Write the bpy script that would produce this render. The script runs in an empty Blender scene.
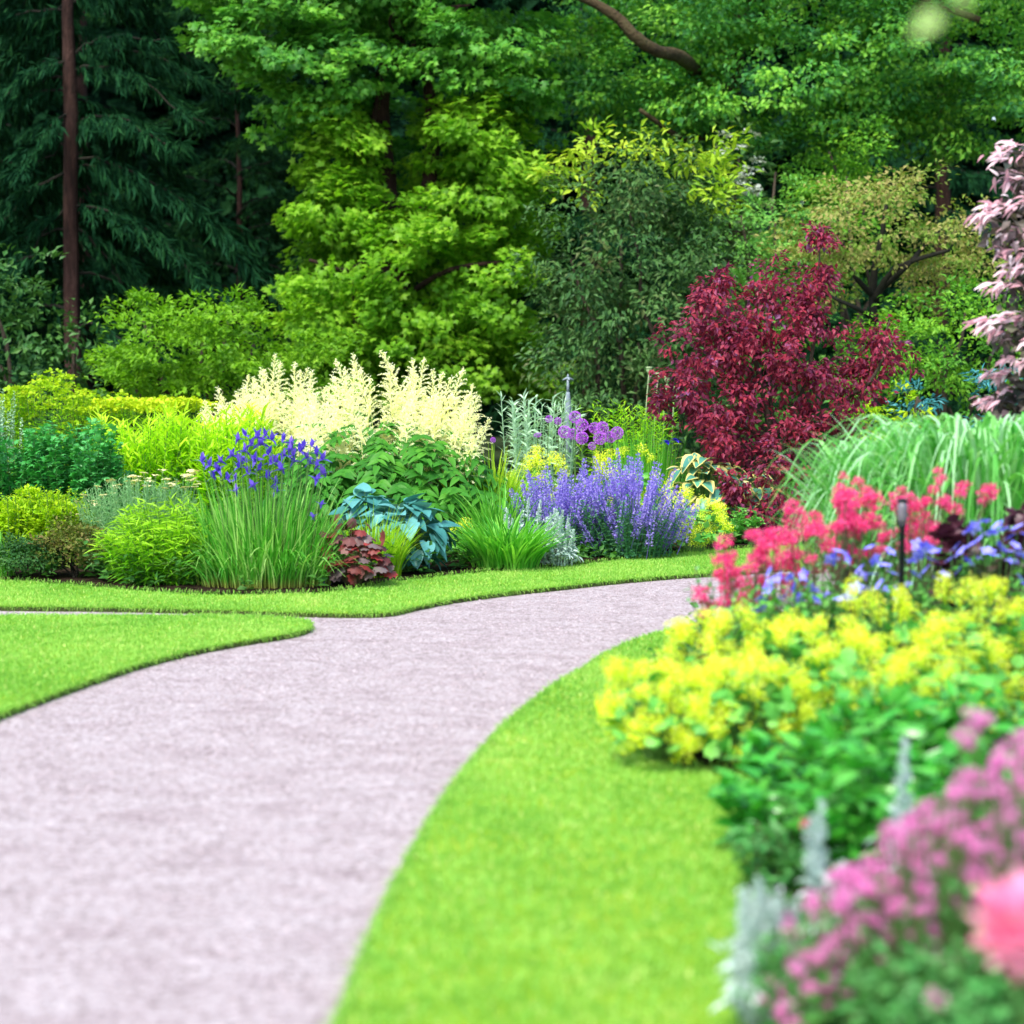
import bpy, math, random
import numpy as np
from mathutils import Matrix, Vector, Euler
from mathutils.geometry import tessellate_polygon

random.seed(7)
rng = np.random.default_rng(7)
R = math.radians
S = bpy.context.scene
COL = S.collection

# ------------------------------------------------------------------ camera
CAM_Z, F, PITCH = 1.55, 2275.0, math.atan((512 - 365) / 2275.0)
cd = bpy.data.cameras.new("camera")
cd.sensor_width = 36.0
cd.lens = 36.0 * F / 1024.0
cd.clip_start, cd.clip_end = 0.1, 2000.0
cd.dof.use_dof = True
cd.dof.focus_distance = 18.2
cd.dof.aperture_fstop = (cd.lens / 1000.0) / 0.041
cam = bpy.data.objects.new("camera", cd)
COL.objects.link(cam)
cam.location = (0, 0, CAM_Z)
cam.rotation_euler = (math.pi / 2 - PITCH, 0, 0)
S.camera = cam

# ------------------------------------------------------------------ world, sun, exposure
SUN_EL, SUN_AZ = R(56), R(-152)       # azimuth measured from +Y towards +X : behind the camera, to the left
w = bpy.data.worlds.new("World")
S.world = w
w.use_nodes = True
nt = w.node_tree
bg = nt.nodes["Background"]
sky = nt.nodes.new("ShaderNodeTexSky")
sky.sky_type = 'NISHITA'
sky.sun_disc = False
sky.sun_elevation = SUN_EL
sky.sun_rotation = SUN_AZ
sky.dust_density = 2.0
nt.links.new(sky.outputs[0], bg.inputs[0])
bg.inputs[1].default_value = 0.15
sd = bpy.data.lights.new("sun", 'SUN')
sd.energy = 2.4
sd.angle = R(14)
sd.color = (1.0, 0.95, 0.87)
sun = bpy.data.objects.new("sun", sd)
COL.objects.link(sun)
sdir = Vector((math.sin(SUN_AZ) * math.cos(SUN_EL), math.cos(SUN_AZ) * math.cos(SUN_EL), math.sin(SUN_EL)))
sun.rotation_euler = sdir.to_track_quat('Z', 'Y').to_euler()
S.view_settings.view_transform = 'Standard'
S.view_settings.look = 'None'
S.view_settings.gamma = 1.0
S.view_settings.use_curve_mapping = False
S.view_settings.exposure = 1.2
S.cycles.max_bounces = 6
S.cycles.diffuse_bounces = 4
S.cycles.glossy_bounces = 2
S.cycles.transmission_bounces = 3
S.cycles.use_denoising = True

# ------------------------------------------------------------------ projection helpers
cp, sp_ = math.cos(PITCH), math.sin(PITCH)
def ray(px, py):
    u, v = (px - 512.0) / F, (512.0 - py) / F
    return np.array([u, cp + v * sp_, -sp_ + v * cp])
def W(px, py, Y):                     # the point seen at a pixel, at depth Y
    d = ray(px, py)
    return np.array([0, 0, CAM_Z]) + d * (Y / d[1])
def G(px, py, z=0.0):                 # the point seen at a pixel, at height z
    d = ray(px, py)
    return np.array([0, 0, CAM_Z]) + d * ((z - CAM_Z) / d[2])
def XW(px, Y): return W(px, 365, Y)[0]
def ZW(py, Y): return W(512, py, Y)[2]

# ------------------------------------------------------------------ materials
def ramp_set(cr, cols):
    el = cr.color_ramp.elements
    while len(el) > 1: el.remove(el[0])
    n = len(cols)
    for i, c in enumerate(cols):
        e = el[0] if i == 0 else el.new(i / max(1, n - 1))
        e.position = i / max(1, n - 1)
        e.color = (*c, 1)
def mat_leaf(name, cols, trans=0.3, rough=0.45, spec=0.35, edge=None, edge_at=(0.55, 0.75), tint=1.45, gain=1.22, tb=.6):
    m = bpy.data.materials.new(name); m.use_nodes = True
    n, l = m.node_tree.nodes, m.node_tree.links
    n.clear()
    cols = [tuple(min(.92, v * gain) for v in c_) for c_ in cols]
    out = n.new("ShaderNodeOutputMaterial")
    at = n.new("ShaderNodeAttribute"); at.attribute_name = "rnd"
    cr = n.new("ShaderNodeValToRGB"); ramp_set(cr, cols)
    l.new(at.outputs["Fac"], cr.inputs[0])
    c = cr.outputs[0]
    if edge is not None:
        ae = n.new("ShaderNodeAttribute"); ae.attribute_name = "edge"
        mr = n.new("ShaderNodeMapRange")
        mr.inputs[1].default_value, mr.inputs[2].default_value = edge_at
        l.new(ae.outputs["Fac"], mr.inputs[0])
        mx = n.new("ShaderNodeMix"); mx.data_type = 'RGBA'
        l.new(mr.outputs[0], mx.inputs[0]); l.new(c, mx.inputs[6]); mx.inputs[7].default_value = (*edge, 1)
        c = mx.outputs[2]
    p = n.new("ShaderNodeBsdfPrincipled")
    l.new(c, p.inputs["Base Color"])
    p.inputs["Roughness"].default_value = rough
    p.inputs["Specular IOR Level"].default_value = spec
    if trans > 0:
        t = n.new("ShaderNodeBsdfTranslucent")
        g = n.new("ShaderNodeMix"); g.data_type = 'RGBA'; g.blend_type = 'MULTIPLY'; g.inputs[0].default_value = 1
        l.new(c, g.inputs[6]); g.inputs[7].default_value = (tint, tint, tint * tb, 1)
        l.new(g.outputs[2], t.inputs[0])
        ms = n.new("ShaderNodeMixShader"); ms.inputs[0].default_value = trans
        l.new(p.outputs[0], ms.inputs[1]); l.new(t.outputs[0], ms.inputs[2])
        l.new(ms.outputs[0], out.inputs[0])
    else:
        l.new(p.outputs[0], out.inputs[0])
    return m
def mat_noise(name, cols, scale=5.0, rough=0.9, detail=6, bump=0.3, bscale=None, dist=0.02, metal=0.0, spec=0.3, stretch=(1, 1, 1)):
    m = bpy.data.materials.new(name); m.use_nodes = True
    n, l = m.node_tree.nodes, m.node_tree.links
    p = n["Principled BSDF"]
    tc = n.new("ShaderNodeTexCoord"); mp = n.new("ShaderNodeMapping"); mp.inputs["Scale"].default_value = stretch
    l.new(tc.outputs["Object"], mp.inputs[0])
    nz = n.new("ShaderNodeTexNoise"); nz.inputs["Scale"].default_value = scale; nz.inputs["Detail"].default_value = detail
    nz.inputs["Roughness"].default_value = 0.65
    l.new(mp.outputs[0], nz.inputs["Vector"])
    cr = n.new("ShaderNodeValToRGB"); ramp_set(cr, cols)
    cr.color_ramp.elements[0].position = 0.3; cr.color_ramp.elements[-1].position = 0.7
    l.new(nz.outputs["Fac"], cr.inputs[0]); l.new(cr.outputs[0], p.inputs["Base Color"])
    p.inputs["Roughness"].default_value = rough; p.inputs["Metallic"].default_value = metal
    p.inputs["Specular IOR Level"].default_value = spec
    if bump > 0:
        n2 = n.new("ShaderNodeTexNoise"); n2.inputs["Scale"].default_value = bscale or scale * 4; n2.inputs["Detail"].default_value = 8
        l.new(mp.outputs[0], n2.inputs["Vector"])
        b = n.new("ShaderNodeBump"); b.inputs["Strength"].default_value = bump; b.inputs["Distance"].default_value = dist
        l.new(n2.outputs["Fac"], b.inputs["Height"]); l.new(b.outputs[0], p.inputs["Normal"])
    return m

# ------------------------------------------------------------------ mesh collection
class MB:
    def __init__(s): s.V, s.F, s.r, s.e, s.n = [], {}, [], [], 0
    def add(s, V, F, rnd=0.5, e=0.0):
        V = np.asarray(V, dtype=np.float32).reshape(-1, 3)
        for f in (F if isinstance(F, list) else [F]):
            f = np.asarray(f, dtype=np.int64)
            if f.size: s.F.setdefault(f.shape[1], []).append(f + s.n)
        k = len(V)
        s.V.append(V)
        s.r.append(np.broadcast_to(np.asarray(rnd, dtype=np.float32), (k,)) if np.ndim(rnd) else np.full(k, rnd, np.float32))
        s.e.append(np.asarray(e, dtype=np.float32) if np.ndim(e) else np.full(k, e, np.float32))
        s.n += k
        return s
    def mesh(s, name, mat, smooth=False):
        me = bpy.data.meshes.new(name)
        V = np.concatenate(s.V)
        loops, tot = [], []
        for k, fl in s.F.items():
            f = np.concatenate(fl); loops.append(f.ravel()); tot.append(np.full(len(f), k))
        loops = np.concatenate(loops); tot = np.concatenate(tot)
        me.vertices.add(len(V)); me.vertices.foreach_set("co", V.ravel())
        me.loops.add(len(loops)); me.loops.foreach_set("vertex_index", loops.astype(np.int32))
        me.polygons.add(len(tot))
        st = np.concatenate([[0], np.cumsum(tot)[:-1]])
        me.polygons.foreach_set("loop_start", st.astype(np.int32))
        me.polygons.foreach_set("use_smooth", np.full(len(tot), smooth))
        a = me.attributes.new("rnd", 'FLOAT', 'POINT'); a.data.foreach_set("value", np.concatenate(s.r))
        a = me.attributes.new("edge", 'FLOAT', 'POINT'); a.data.foreach_set("value", np.concatenate(s.e))
        me.update(calc_edges=True)
        me.materials.append(mat)
        return me
    def build(s, name, mat, parent=None, smooth=False, label=None):
        o = bpy.data.objects.new(name, s.mesh(name, mat, smooth))
        COL.objects.link(o)
        if parent is not None: o.parent = parent
        if label: o["label"] = label
        return o
def put(name, me, parent, loc, rot=(0, 0, 0), sc=1.0):       # one more copy of a shared part
    o = bpy.data.objects.new(name, me)
    COL.objects.link(o); o.parent = parent
    o.location = loc; o.rotation_euler = rot
    o.scale = (sc, sc, sc) if np.ndim(sc) == 0 else sc
    return o
def thing(name, label, cat, loc, group=None):
    o = bpy.data.objects.new(name, None)
    COL.objects.link(o)
    o.location = tuple(float(c) for c in loc)
    o.empty_display_size = 0.2
    o["label"], o["category"] = label, cat
    if group: o["group"] = group
    return o
def tag(o, label, cat, group=None):
    o["label"], o["category"] = label, cat
    if group: o["group"] = group
    return o
def struct(o, kind="structure"): o["kind"] = kind; return o

# ------------------------------------------------------------------ shapes
def nrm(v): return v / np.maximum(np.linalg.norm(v, axis=-1, keepdims=True), 1e-9)
T_LEAF = (np.array([[0, 0, 0], [-.5, .42, .10], [0, 1, -.10], [.5, .42, .10], [0, .45, 0.0]]),
          np.array([[0, 3, 4], [3, 2, 4], [2, 1, 4], [1, 0, 4]]))
T_RHOMB = (np.array([[0, 0, 0], [-.5, .45, .08], [0, 1, -.08], [.5, .45, .08]]), np.array([[0, 3, 2], [0, 2, 1]]))
def t_poly(pts, zc=0.0, droop=.12):
    p = np.array([[x, y, -droop * (x * x * 1.2 + (y - .3) ** 2)] for x, y in pts])
    c = np.array([[0, .32, zc]])
    n = len(pts)
    return np.vstack([p, c]), np.array([[i, (i + 1) % n, n] for i in range(n)])
T_MAPLE = t_poly([(0, 0), (.22, .10), (.52, .02), (.40, .30), (.62, .58), (.24, .56), (0, 1.0),
                  (-.24, .56), (-.62, .58), (-.40, .30), (-.52, .02), (-.22, .10)], .03, .25)
T_ROUND = t_poly([(0, .05), (.3, .0), (.52, .25), (.5, .6), (.3, .9), (0, 1.0), (-.3, .9), (-.5, .6), (-.52, .25), (-.3, .0)], -.08, .0)
T_LOBE = t_poly([(0, .12), (.12, 0), (.34, .02), (.36, .2), (.56, .28), (.46, .5), (.54, .72), (.3, .76), (.2, .97), (0, .9), (-.2, .97), (-.3, .76), (-.54, .72), (-.46, .5), (-.56, .28), (-.36, .2), (-.34, .02), (-.12, 0)], .07, .3)
T_STAR = t_poly([(0.08 * math.cos(a) * (1 if k % 2 else 5), .5 + 0.08 * math.sin(a) * (1.6 if k % 2 else 5)) for k, a in
                 enumerate([i * math.pi / 5 for i in range(10)])], .1, .0)
def t_grid(nx, ny, w=.7, cup=.18, droop=.35, ruffle=0.0, heart=.5):
    V, E = [], []
    for j in range(ny + 1):
        t = j / ny
        hw = w * .5 * (math.sin(math.pi * min(1, t ** .62 * .93 + .07)) ** .8) * (1.05 - .25 * t)
        if j == ny: hw = 0.004
        for i in range(nx + 1):
            u = i / nx * 2 - 1
            y = t - heart * .22 * abs(u) * (1 - t) ** 3
            V.append([u * hw, y, cup * hw * abs(u) ** 1.3 * 1.2 - droop * t * t + ruffle * math.sin(t * 22 + u * 2) * .03 * abs(u)])
            E.append(max(abs(u), t ** 4 if j == ny else 0))
    F = [[j * (nx + 1) + i, j * (nx + 1) + i + 1, (j + 1) * (nx + 1) + i + 1, (j + 1) * (nx + 1) + i] for j in range(ny) for i in range(nx)]
    return np.array(V), np.array(F), np.array(E)
T_HOSTA = t_grid(6, 7, .92, .2, .35)
T_BROAD = t_grid(4, 5, .5, .15, .3)
T_LANCE = t_grid(2, 4, .24, .25, .25, heart=0)

def leaves(mb, P, D, U, size, T, width=1.0, rnd=None):
    P, D, U = np.atleast_2d(P), np.atleast_2d(D), np.atleast_2d(U)
    N = len(P)
    if N == 0: return
    D = nrm(D); X = nrm(np.cross(D, U)); Z = np.cross(X, D)
    s = np.broadcast_to(np.asarray(size, float), (N,))[:, None, None]
    wd = np.broadcast_to(np.asarray(width, float), (N,))[:, None, None]
    t, f = T[0], T[1]
    V = P[:, None] + s * (t[None, :, 0:1] * wd * X[:, None] + t[None, :, 1:2] * D[:, None] + t[None, :, 2:3] * Z[:, None])
    k = len(t)
    Fa = (f[None] + (np.arange(N) * k)[:, None, None]).reshape(-1, f.shape[1])
    if rnd is None: rnd = rng.random(N)
    e = np.tile(T[2], N) if len(T) > 2 else 0.0
    mb.add(V.reshape(-1, 3), Fa, np.repeat(rnd, k), e)
def blades(mb, B, h, az, lean, width, droop=0.0, nseg=5, rnd=None, tip=0.05, mid=0.4, twist=0.25):
    """strips: base B, height h, leaning distance lean towards az, tip falling by droop*h"""
    B = np.atleast_2d(B); N = len(B)
    bc = lambda a: np.broadcast_to(np.asarray(a, float), (N,))
    h, az, lean, width, droop = bc(h), bc(az), bc(lean), bc(width), bc(droop)
    t = np.linspace(0, 1, nseg + 1)[None, :]
    d = np.stack([np.cos(az), np.sin(az)], -1)
    out = lean[:, None] * t ** 1.7
    z = h[:, None] * (t - droop[:, None] * t ** 3.2)
    P = np.empty((N, nseg + 1, 3))
    P[:, :, 0] = B[:, 0:1] + d[:, 0:1] * out
    P[:, :, 1] = B[:, 1:2] + d[:, 1:2] * out
    P[:, :, 2] = B[:, 2:3] + z
    ta = az + math.pi / 2 + rng.normal(0, 1, N) * twist * 3
    sx = np.stack([np.cos(ta), np.sin(ta), np.zeros(N)], -1)
    tw = np.where(t < mid, .6 + .4 * t / mid, 1 - (1 - tip) * ((t - mid) / (1 - mid)) ** 1.6)
    hw = (width[:, None] * tw * .5)[:, :, None] * sx[:, None]
    V = np.stack([P - hw, P + hw], 2).reshape(N, -1, 3)
    k = 2 * (nseg + 1)
    f = np.array([[2 * i, 2 * i + 1, 2 * i + 3, 2 * i + 2] for i in range(nseg)])
    Fa = (f[None] + (np.arange(N) * k)[:, None, None]).reshape(-1, 4)
    if rnd is None: rnd = rng.random(N)
    e = np.tile(np.repeat(t[0], 2), N)
    mb.add(V.reshape(-1, 3), Fa, np.repeat(rnd, k), e)
    return P[:, -1], P
def stalks(mb, A, B, r, bow=0.0, nseg=4, rnd=.5):
    """thin three-sided stems from A to B"""
    A, B = np.atleast_2d(A), np.atleast_2d(B); N = len(A)
    t = np.linspace(0, 1, nseg + 1)
    P = A[:, None] + (B - A)[:, None] * np.stack([t ** 1.4, t ** 1.4, t], -1)[None]
    r = np.broadcast_to(np.asarray(r, float), (N,))
    rr = r[:, None] * (1 - .4 * t)[None]
    ang = np.arange(3) * 2.094
    ring = np.stack([np.cos(ang), np.sin(ang), 0 * ang], -1)
    V = P[:, :, None] + rr[:, :, None, None] * ring[None, None]
    k = 3 * (nseg + 1)
    f = np.array([[3 * i + a, 3 * i + (a + 1) % 3, 3 * i + 3 + (a + 1) % 3, 3 * i + 3 + a] for i in range(nseg) for a in range(3)])
    Fa = (f[None] + (np.arange(N) * k)[:, None, None]).reshape(-1, 4)
    mb.add(V.reshape(-1, 3), Fa, rnd)
def tube(mb, pts, rad, sides=8, rnd=.5, wob=0.0):
    pts = np.asarray(pts, float); n = len(pts)
    rad = np.broadcast_to(np.asarray(rad, float), (n,))
    d = nrm(np.gradient(pts, axis=0))
    ref = np.array([0.31, 0.95, 0.05]) if abs(d[:, 2]).mean() > .6 else np.array([0, 0, 1.0])
    x = nrm(np.cross(d, ref)); y = np.cross(d, x)
    a = np.linspace(0, 2 * math.pi, sides, endpoint=False)
    rr = rad[:, None] * (1 + wob * rng.normal(0, 1, (n, sides)))
    V = pts[:, None] + rr[:, :, None] * (np.cos(a)[None, :, None] * x[:, None] + np.sin(a)[None, :, None] * y[:, None])
    F = [[i * sides + j, i * sides + (j + 1) % sides, (i + 1) * sides + (j + 1) % sides, (i + 1) * sides + j] for i in range(n - 1) for j in range(sides)]
    mb.add(V.reshape(-1, 3), [np.array(F), np.array([list(range(sides))[::-1]]), np.array([[(n - 1) * sides + j for j in range(sides)]])], rnd)
def spline(p, n=8):
    p = np.asarray(p, float)
    q = np.vstack([2 * p[0] - p[1], p, 2 * p[-1] - p[-2]])
    o = []
    for i in range(1, len(q) - 2):
        t = np.linspace(0, 1, n, endpoint=False)[:, None]
        a, b, c, d = q[i - 1], q[i], q[i + 1], q[i + 2]
        o.append(.5 * (2 * b + (c - a) * t + (2 * a - 5 * b + 4 * c - d) * t ** 2 + (3 * b - a - 3 * c + d) * t ** 3))
    return np.vstack(o + [p[-1:]])
def lathe(mb, prof, sides=16, rnd=.5):
    n = len(prof)
    a = np.linspace(0, 2 * math.pi, sides, endpoint=False)
    V = [[r * math.cos(t), r * math.sin(t), z] for r, z in prof for t in a]
    F = [[i * sides + j, i * sides + (j + 1) % sides, (i + 1) * sides + (j + 1) % sides, (i + 1) * sides + j] for i in range(n - 1) for j in range(sides)]
    mb.add(V, [np.array(F), np.array([list(range(sides))[::-1]]), np.array([[(n - 1) * sides + j for j in range(sides)]])], rnd)

def sph(n): return nrm(rng.normal(0, 1, (n, 3)))
def ball(n, power=.5):
    return sph(n) * (rng.random((n, 1)) ** power)
def disk(n, rx, ry=None, edge=.5):
    a = rng.random(n) * 2 * math.pi; r = rng.random(n) ** edge
    return np.stack([np.cos(a) * r * rx, np.sin(a) * r * (ry or rx), np.zeros(n)], -1)
def bumps(d, amp, k=4, seed=None):
    g = np.random.default_rng(seed) if seed is not None else rng
    r = np.ones(len(d))
    for i in range(6):
        kv = g.normal(0, k * (.6 + .3 * i), 3)
        r += amp / (1 + .35 * i) * np.sin(d @ kv + g.random() * 6.3)
    return r
def pads(mb, C, Rr, n, size, T, flat=.5, droop=.35, outward=None, tilt=.4, width=1.0, jit=.5, pad_rnd=.5, up=1.0):
    """n leaves round every pad centre; leaves of a pad share a tone"""
    K = len(C)
    Rr = np.broadcast_to(np.asarray(Rr, float), (K,))
    off = ball(K * n, .45).reshape(K, n, 3)
    off[:, :, 2] *= flat
    P = (C[:, None] + off * Rr[:, None, None]).reshape(-1, 3)
    O = np.zeros((K, 3)) if outward is None else outward
    O = np.repeat(O, n, 0)
    of = off.reshape(-1, 3).copy(); of[:, 2] = 0
    D = nrm(of + 1e-6) * .8 + O * .7 + rng.normal(0, jit, (K * n, 3)); D[:, 2] -= droop
    U = np.array([0, 0, up]) + O * tilt + rng.normal(0, jit * .8, (K * n, 3))
    sz = size * (.65 + .6 * rng.random(K * n))
    r = np.clip(np.repeat(rng.random(K), n) * pad_rnd + rng.random(K * n) * (1 - pad_rnd), 0, 1)
    leaves(mb, P, D, U, sz, T, width, r)
def dome(n, rx, ry, h, amp=.12, low=-.25, inner=.72, k=3.0, zc=.42):
    """points on a bushy dome standing on z = 0, and their outward directions"""
    d = sph(n * 3); d = d[d[:, 2] > low][:n]
    r = bumps(d, amp, k) * (inner + (1.02 - inner) * rng.random(len(d)) ** .6)
    c = h * zc
    P = d * r[:, None] * np.array([rx, ry, 1.0])
    P[:, 2] = c + d[:, 2] * r * np.where(d[:, 2] > 0, h - c, c * .98)
    return P, d
def branch(mb, p0, p1, r0, r1, sag=0.0, n=7, wob=.04):
    p0, p1 = np.asarray(p0, float), np.asarray(p1, float)
    t = np.linspace(0, 1, n)[:, None]
    L = np.linalg.norm(p1 - p0)
    p = p0 + (p1 - p0) * t + rng.normal(0, wob * L, (n, 3)) * np.sin(t * math.pi) 
    p[:, 2] += (sag * np.sin(t * math.pi))[:, 0] * L
    tube(mb, p, np.linspace(r0, r1, n), 6 if r0 < .03 else 9)
    return p

# ------------------------------------------------------------------ palette
M = {}
L = mat_leaf
M['bark_red'] = mat_noise("reddish_bark", [(.016, .008, .006), (.042, .019, .014), (.072, .036, .028)], 6, bump=.8, dist=.05, stretch=(3, 3, .6))
M['bark'] = mat_noise("brown_bark", [(.02, .014, .010), (.06, .045, .03), (.10, .08, .05)], 8, bump=.8, dist=.04, stretch=(3, 3, .6))
M['bark_moss'] = mat_noise("mossy_bark", [(.02, .014, .008), (.055, .038, .016), (.06, .055, .02)], 5, bump=.8, dist=.04)
M['twig'] = mat_noise("dark_twig", [(.008, .009, .006), (.022, .02, .013)], 12, bump=.4)
M['stem'] = L("green_stem", [(.06, .13, .03), (.09, .2, .04)], 0, .6)
M['stem_red'] = L("reddish_stem", [(.12, .07, .05), (.11, .12, .05)], 0, .6)
M['spruce'] = L("spruce_needles", [(.002, .018, .008), (.005, .032, .011), (.012, .056, .015)], .08, .7, .05, gain=1.4)
M['spruce2'] = L("yew_needles", [(.003, .017, .008), (.006, .032, .010), (.02, .075, .012)], .08, .7, .05, gain=1.4)
M['wood'] = L("wood_leaves", [(.002, .014, .009), (.004, .026, .010), (.010, .048, .012)], .1, .7, .05, gain=1)
M['maple'] = L("lime_maple_leaf", [(.065, .20, .010), (.15, .34, .016), (.29, .49, .04)], .48, .5, .25)
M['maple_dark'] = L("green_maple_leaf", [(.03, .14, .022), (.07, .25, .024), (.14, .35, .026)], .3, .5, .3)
M['oak'] = L("canopy_leaf", [(.022, .12, .045), (.055, .21, .020), (.18, .38, .03)], .3, .5, .3, gain=1.42)
M['rhodo'] = L("dark_glossy_leaf", [(.010, .040, .012), (.026, .080, .018), (.055, .13, .03), (.06, .06, .02)], .12, .5, .2, gain=1.42)
M['rhodo_new'] = L("yellow_young_leaf", [(.10, .26, .012), (.24, .40, .02), (.38, .48, .03)], .35, .5, .25)
M['pale_shrub'] = L("pale_green_leaf", [(.05, .19, .03), (.11, .30, .05), (.2, .38, .07)], .3, .5, .25, gain=1.42)
M['mid_shrub'] = L("mid_green_leaf", [(.03, .13, .012), (.08, .24, .016), (.18, .36, .02)], .3, .5, .25, gain=1.42)
M['mid_dark'] = L('undergrowth_leaf', [(.014, .07, .012), (.035, .13, .018), (.07, .2, .025)], .25, .5, .25)
M['pale_twig'] = L('young_twig_leaf', [(.30, .48, .14), (.4, .55, .2)], .45, .5, .2)
M['bronze'] = L("bronze_green_leaf", [(.06, .15, .018), (.13, .22, .026), (.24, .20, .07), (.14, .28, .03)], .3, .55, .25, gain=1.42)
M['yewbush'] = L("bushy_dark_leaf", [(.012, .055, .016), (.025, .09, .016), (.05, .13, .02)], .2, .5, .25, gain=1.42)
M['limeshrub'] = L("lime_shrub_leaf", [(.055, .17, .006), (.12, .29, .008), (.2, .4, .014)], .35, .5, .25)
M['blueleaf'] = L("blue_spruce_leaf", [(.02, .13, .14), (.04, .22, .24), (.08, .3, .32)], .15, .5, .3)
M['redmaple'] = L("red_purple_leaf", [(.07, .008, .028), (.14, .015, .045), (.27, .024, .04), (.17, .07, .17)], .28, .5, .25, tint=1.6, tb=1.0)
M['redhot'] = L("bright_red_leaf", [(.20, .012, .03), (.26, .03, .07)], .35, .45, .4, tb=1.0)
M['white_fl'] = L("white_blossom", [(.22, .3, .2), (.45, .48, .44)], .2, .7, .1, gain=1)
M['euph'] = L("yellow_green_leaf", [(.16, .34, .008), (.3, .46, .012), (.42, .5, .02)], .35, .5, .2)
M['gold'] = L("golden_leaf", [(.34, .48, .012), (.48, .56, .02)], .3, .5, .2)
M['limestem'] = L("fresh_lime_leaf", [(.12, .40, .008), (.28, .56, .012), (.46, .66, .03)], .4, .5, .2)
M['delph'] = L("cut_green_leaf", [(.02, .16, .022), (.04, .27, .045), (.11, .40, .11)], .25, .4, .4)
M['spirea'] = L("yellow_lime_leaf", [(.15, .34, .006), (.28, .46, .008), (.4, .5, .012)], .35, .5, .2)
M['brownlow'] = L("olive_brown_leaf", [(.05, .10, .012), (.1, .14, .02), (.19, .12, .05)], .25, .55, .2)
M['greygreen'] = L("grey_green_leaf", [(.12, .28, .10), (.20, .40, .17), (.32, .48, .26)], .25, .6, .2)
M['limemound'] = L("bright_mound_leaf", [(.06, .26, .01), (.15, .40, .012), (.3, .52, .02)], .35, .45, .25)
M['umbel'] = L("pale_yellow_umbel", [(.58, .58, .22), (.68, .68, .42), (.62, .52, .2)], .15, .8, .1)
M['iris_leaf'] = L("iris_blade", [(.028, .18, .014), (.065, .30, .022), (.14, .42, .045), (.36, .58, .16)], .22, .42, .35, edge=(.30, .30, .06), edge_at=(.16, .0))
M['iris_fl'] = L("violet_blue_petal", [(.05, .03, .34), (.10, .06, .46), (.22, .13, .54)], .3, .5, .2, tb=1.0)
M['plume'] = L("cream_plume", [(.66, .66, .34), (.80, .79, .56), (.88, .86, .70)], .45, .8, .1)
M['arunc'] = L("dark_compound_leaf", [(.016, .10, .010), (.034, .17, .014), (.075, .26, .022)], .28, .5, .2)
M['hosta'] = L("blue_hosta_leaf", [(.025, .14, .125), (.05, .215, .20), (.10, .30, .29)], .12, .42, .4)
M['hosta_var'] = L("variegated_hosta_leaf", [(.05, .2, .16), (.09, .3, .2)], .2, .4, .4, edge=(.66, .6, .2), edge_at=(.5, .62))
M['heuch'] = L("red_bronze_leaf", [(.045, .014, .014), (.09, .02, .018), (.26, .03, .025), (.10, .05, .045), (.14, .11, .11)], .2, .42, .4, tb=1.0)
M['heuch_d'] = L("dark_purple_leaf", [(.04, .012, .02), (.08, .02, .035)], .15, .42, .4, tb=1.0)
M['limegr'] = L("lime_sedge", [(.16, .36, .01), (.28, .5, .02), (.40, .55, .04)], .35, .5, .2)
M['dayl'] = L("daylily_blade", [(.05, .26, .025), (.1, .38, .03), (.2, .48, .06)], .35, .42, .3)
M['silver'] = L("silver_felt_leaf", [(.34, .48, .42), (.48, .60, .55), (.64, .73, .70)], .15, .8, .1, gain=1, tb=1.0)
M['silver_st'] = L("silver_artemisia_leaf", [(.24, .42, .24), (.36, .54, .36), (.48, .62, .46)], .2, .7, .15)
M['catm'] = L("lavender_blue_floret", [(.18, .13, .46), (.28, .22, .58), (.42, .36, .66)], .3, .6, .15, tb=1.0)
M['catm_leaf'] = L("grey_catmint_leaf", [(.03, .13, .05), (.06, .2, .08), (.11, .26, .12)], .2, .6, .2)
M['alch'] = L("lime_yellow_froth", [(.50, .64, .012), (.70, .78, .03), (.78, .80, .24)], .35, .7, .1)
M['alch_leaf'] = L("scalloped_leaf", [(.05, .24, .03), (.10, .35, .05), (.2, .45, .09)], .25, .5, .3)
M['allium'] = L("purple_floret", [(.30, .06, .46), (.46, .12, .62), (.60, .26, .72)], .25, .6, .2, tb=1.0)
M['vale'] = L("coral_red_petal", [(.60, .025, .14), (.70, .055, .22), (.74, .18, .36)], .3, .6, .15, tb=1.0)
M['vale_leaf'] = L("valerian_leaf", [(.05, .2, .05), (.1, .3, .09), (.16, .36, .14)], .25, .5, .3)
M['ger'] = L("blue_geranium_petal", [(.13, .12, .74), (.22, .21, .82), (.34, .34, .86)], .3, .6, .2, edge=(.50, .48, .86), edge_at=(.25, .0), tb=1.0)
M['misc'] = L("silver_green_blade", [(.06, .30, .04), (.17, .46, .11), (.38, .60, .40)], .35, .42, .3)
M['glossy'] = L("glossy_broad_leaf", [(.02, .21, .02), (.05, .32, .03), (.12, .42, .06)], .25, .3, .55)
M['pink'] = L("magenta_pink_petal", [(.54, .06, .32), (.66, .18, .46), (.74, .44, .64)], .3, .6, .15, tb=1.0)
M['pink_leaf'] = L("campion_leaf", [(.04, .2, .05), (.08, .29, .07), (.16, .36, .14)], .25, .55, .25)
M['peony'] = L("coral_pink_peony_petal", [(.72, .22, .36), (.76, .30, .46), (.80, .42, .56)], .35, .6, .15, tb=1.0)
M['palepink'] = L("pink_white_leaf", [(.30, .14, .17), (.48, .27, .31), (.60, .42, .46), (.66, .57, .60)], .2, .6, .2, tb=1.0)
M['duskleaf'] = L("dusky_leaf", [(.03, .045, .035), (.09, .06, .07), (.14, .13, .09)], .2, .5, .3)
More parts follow.
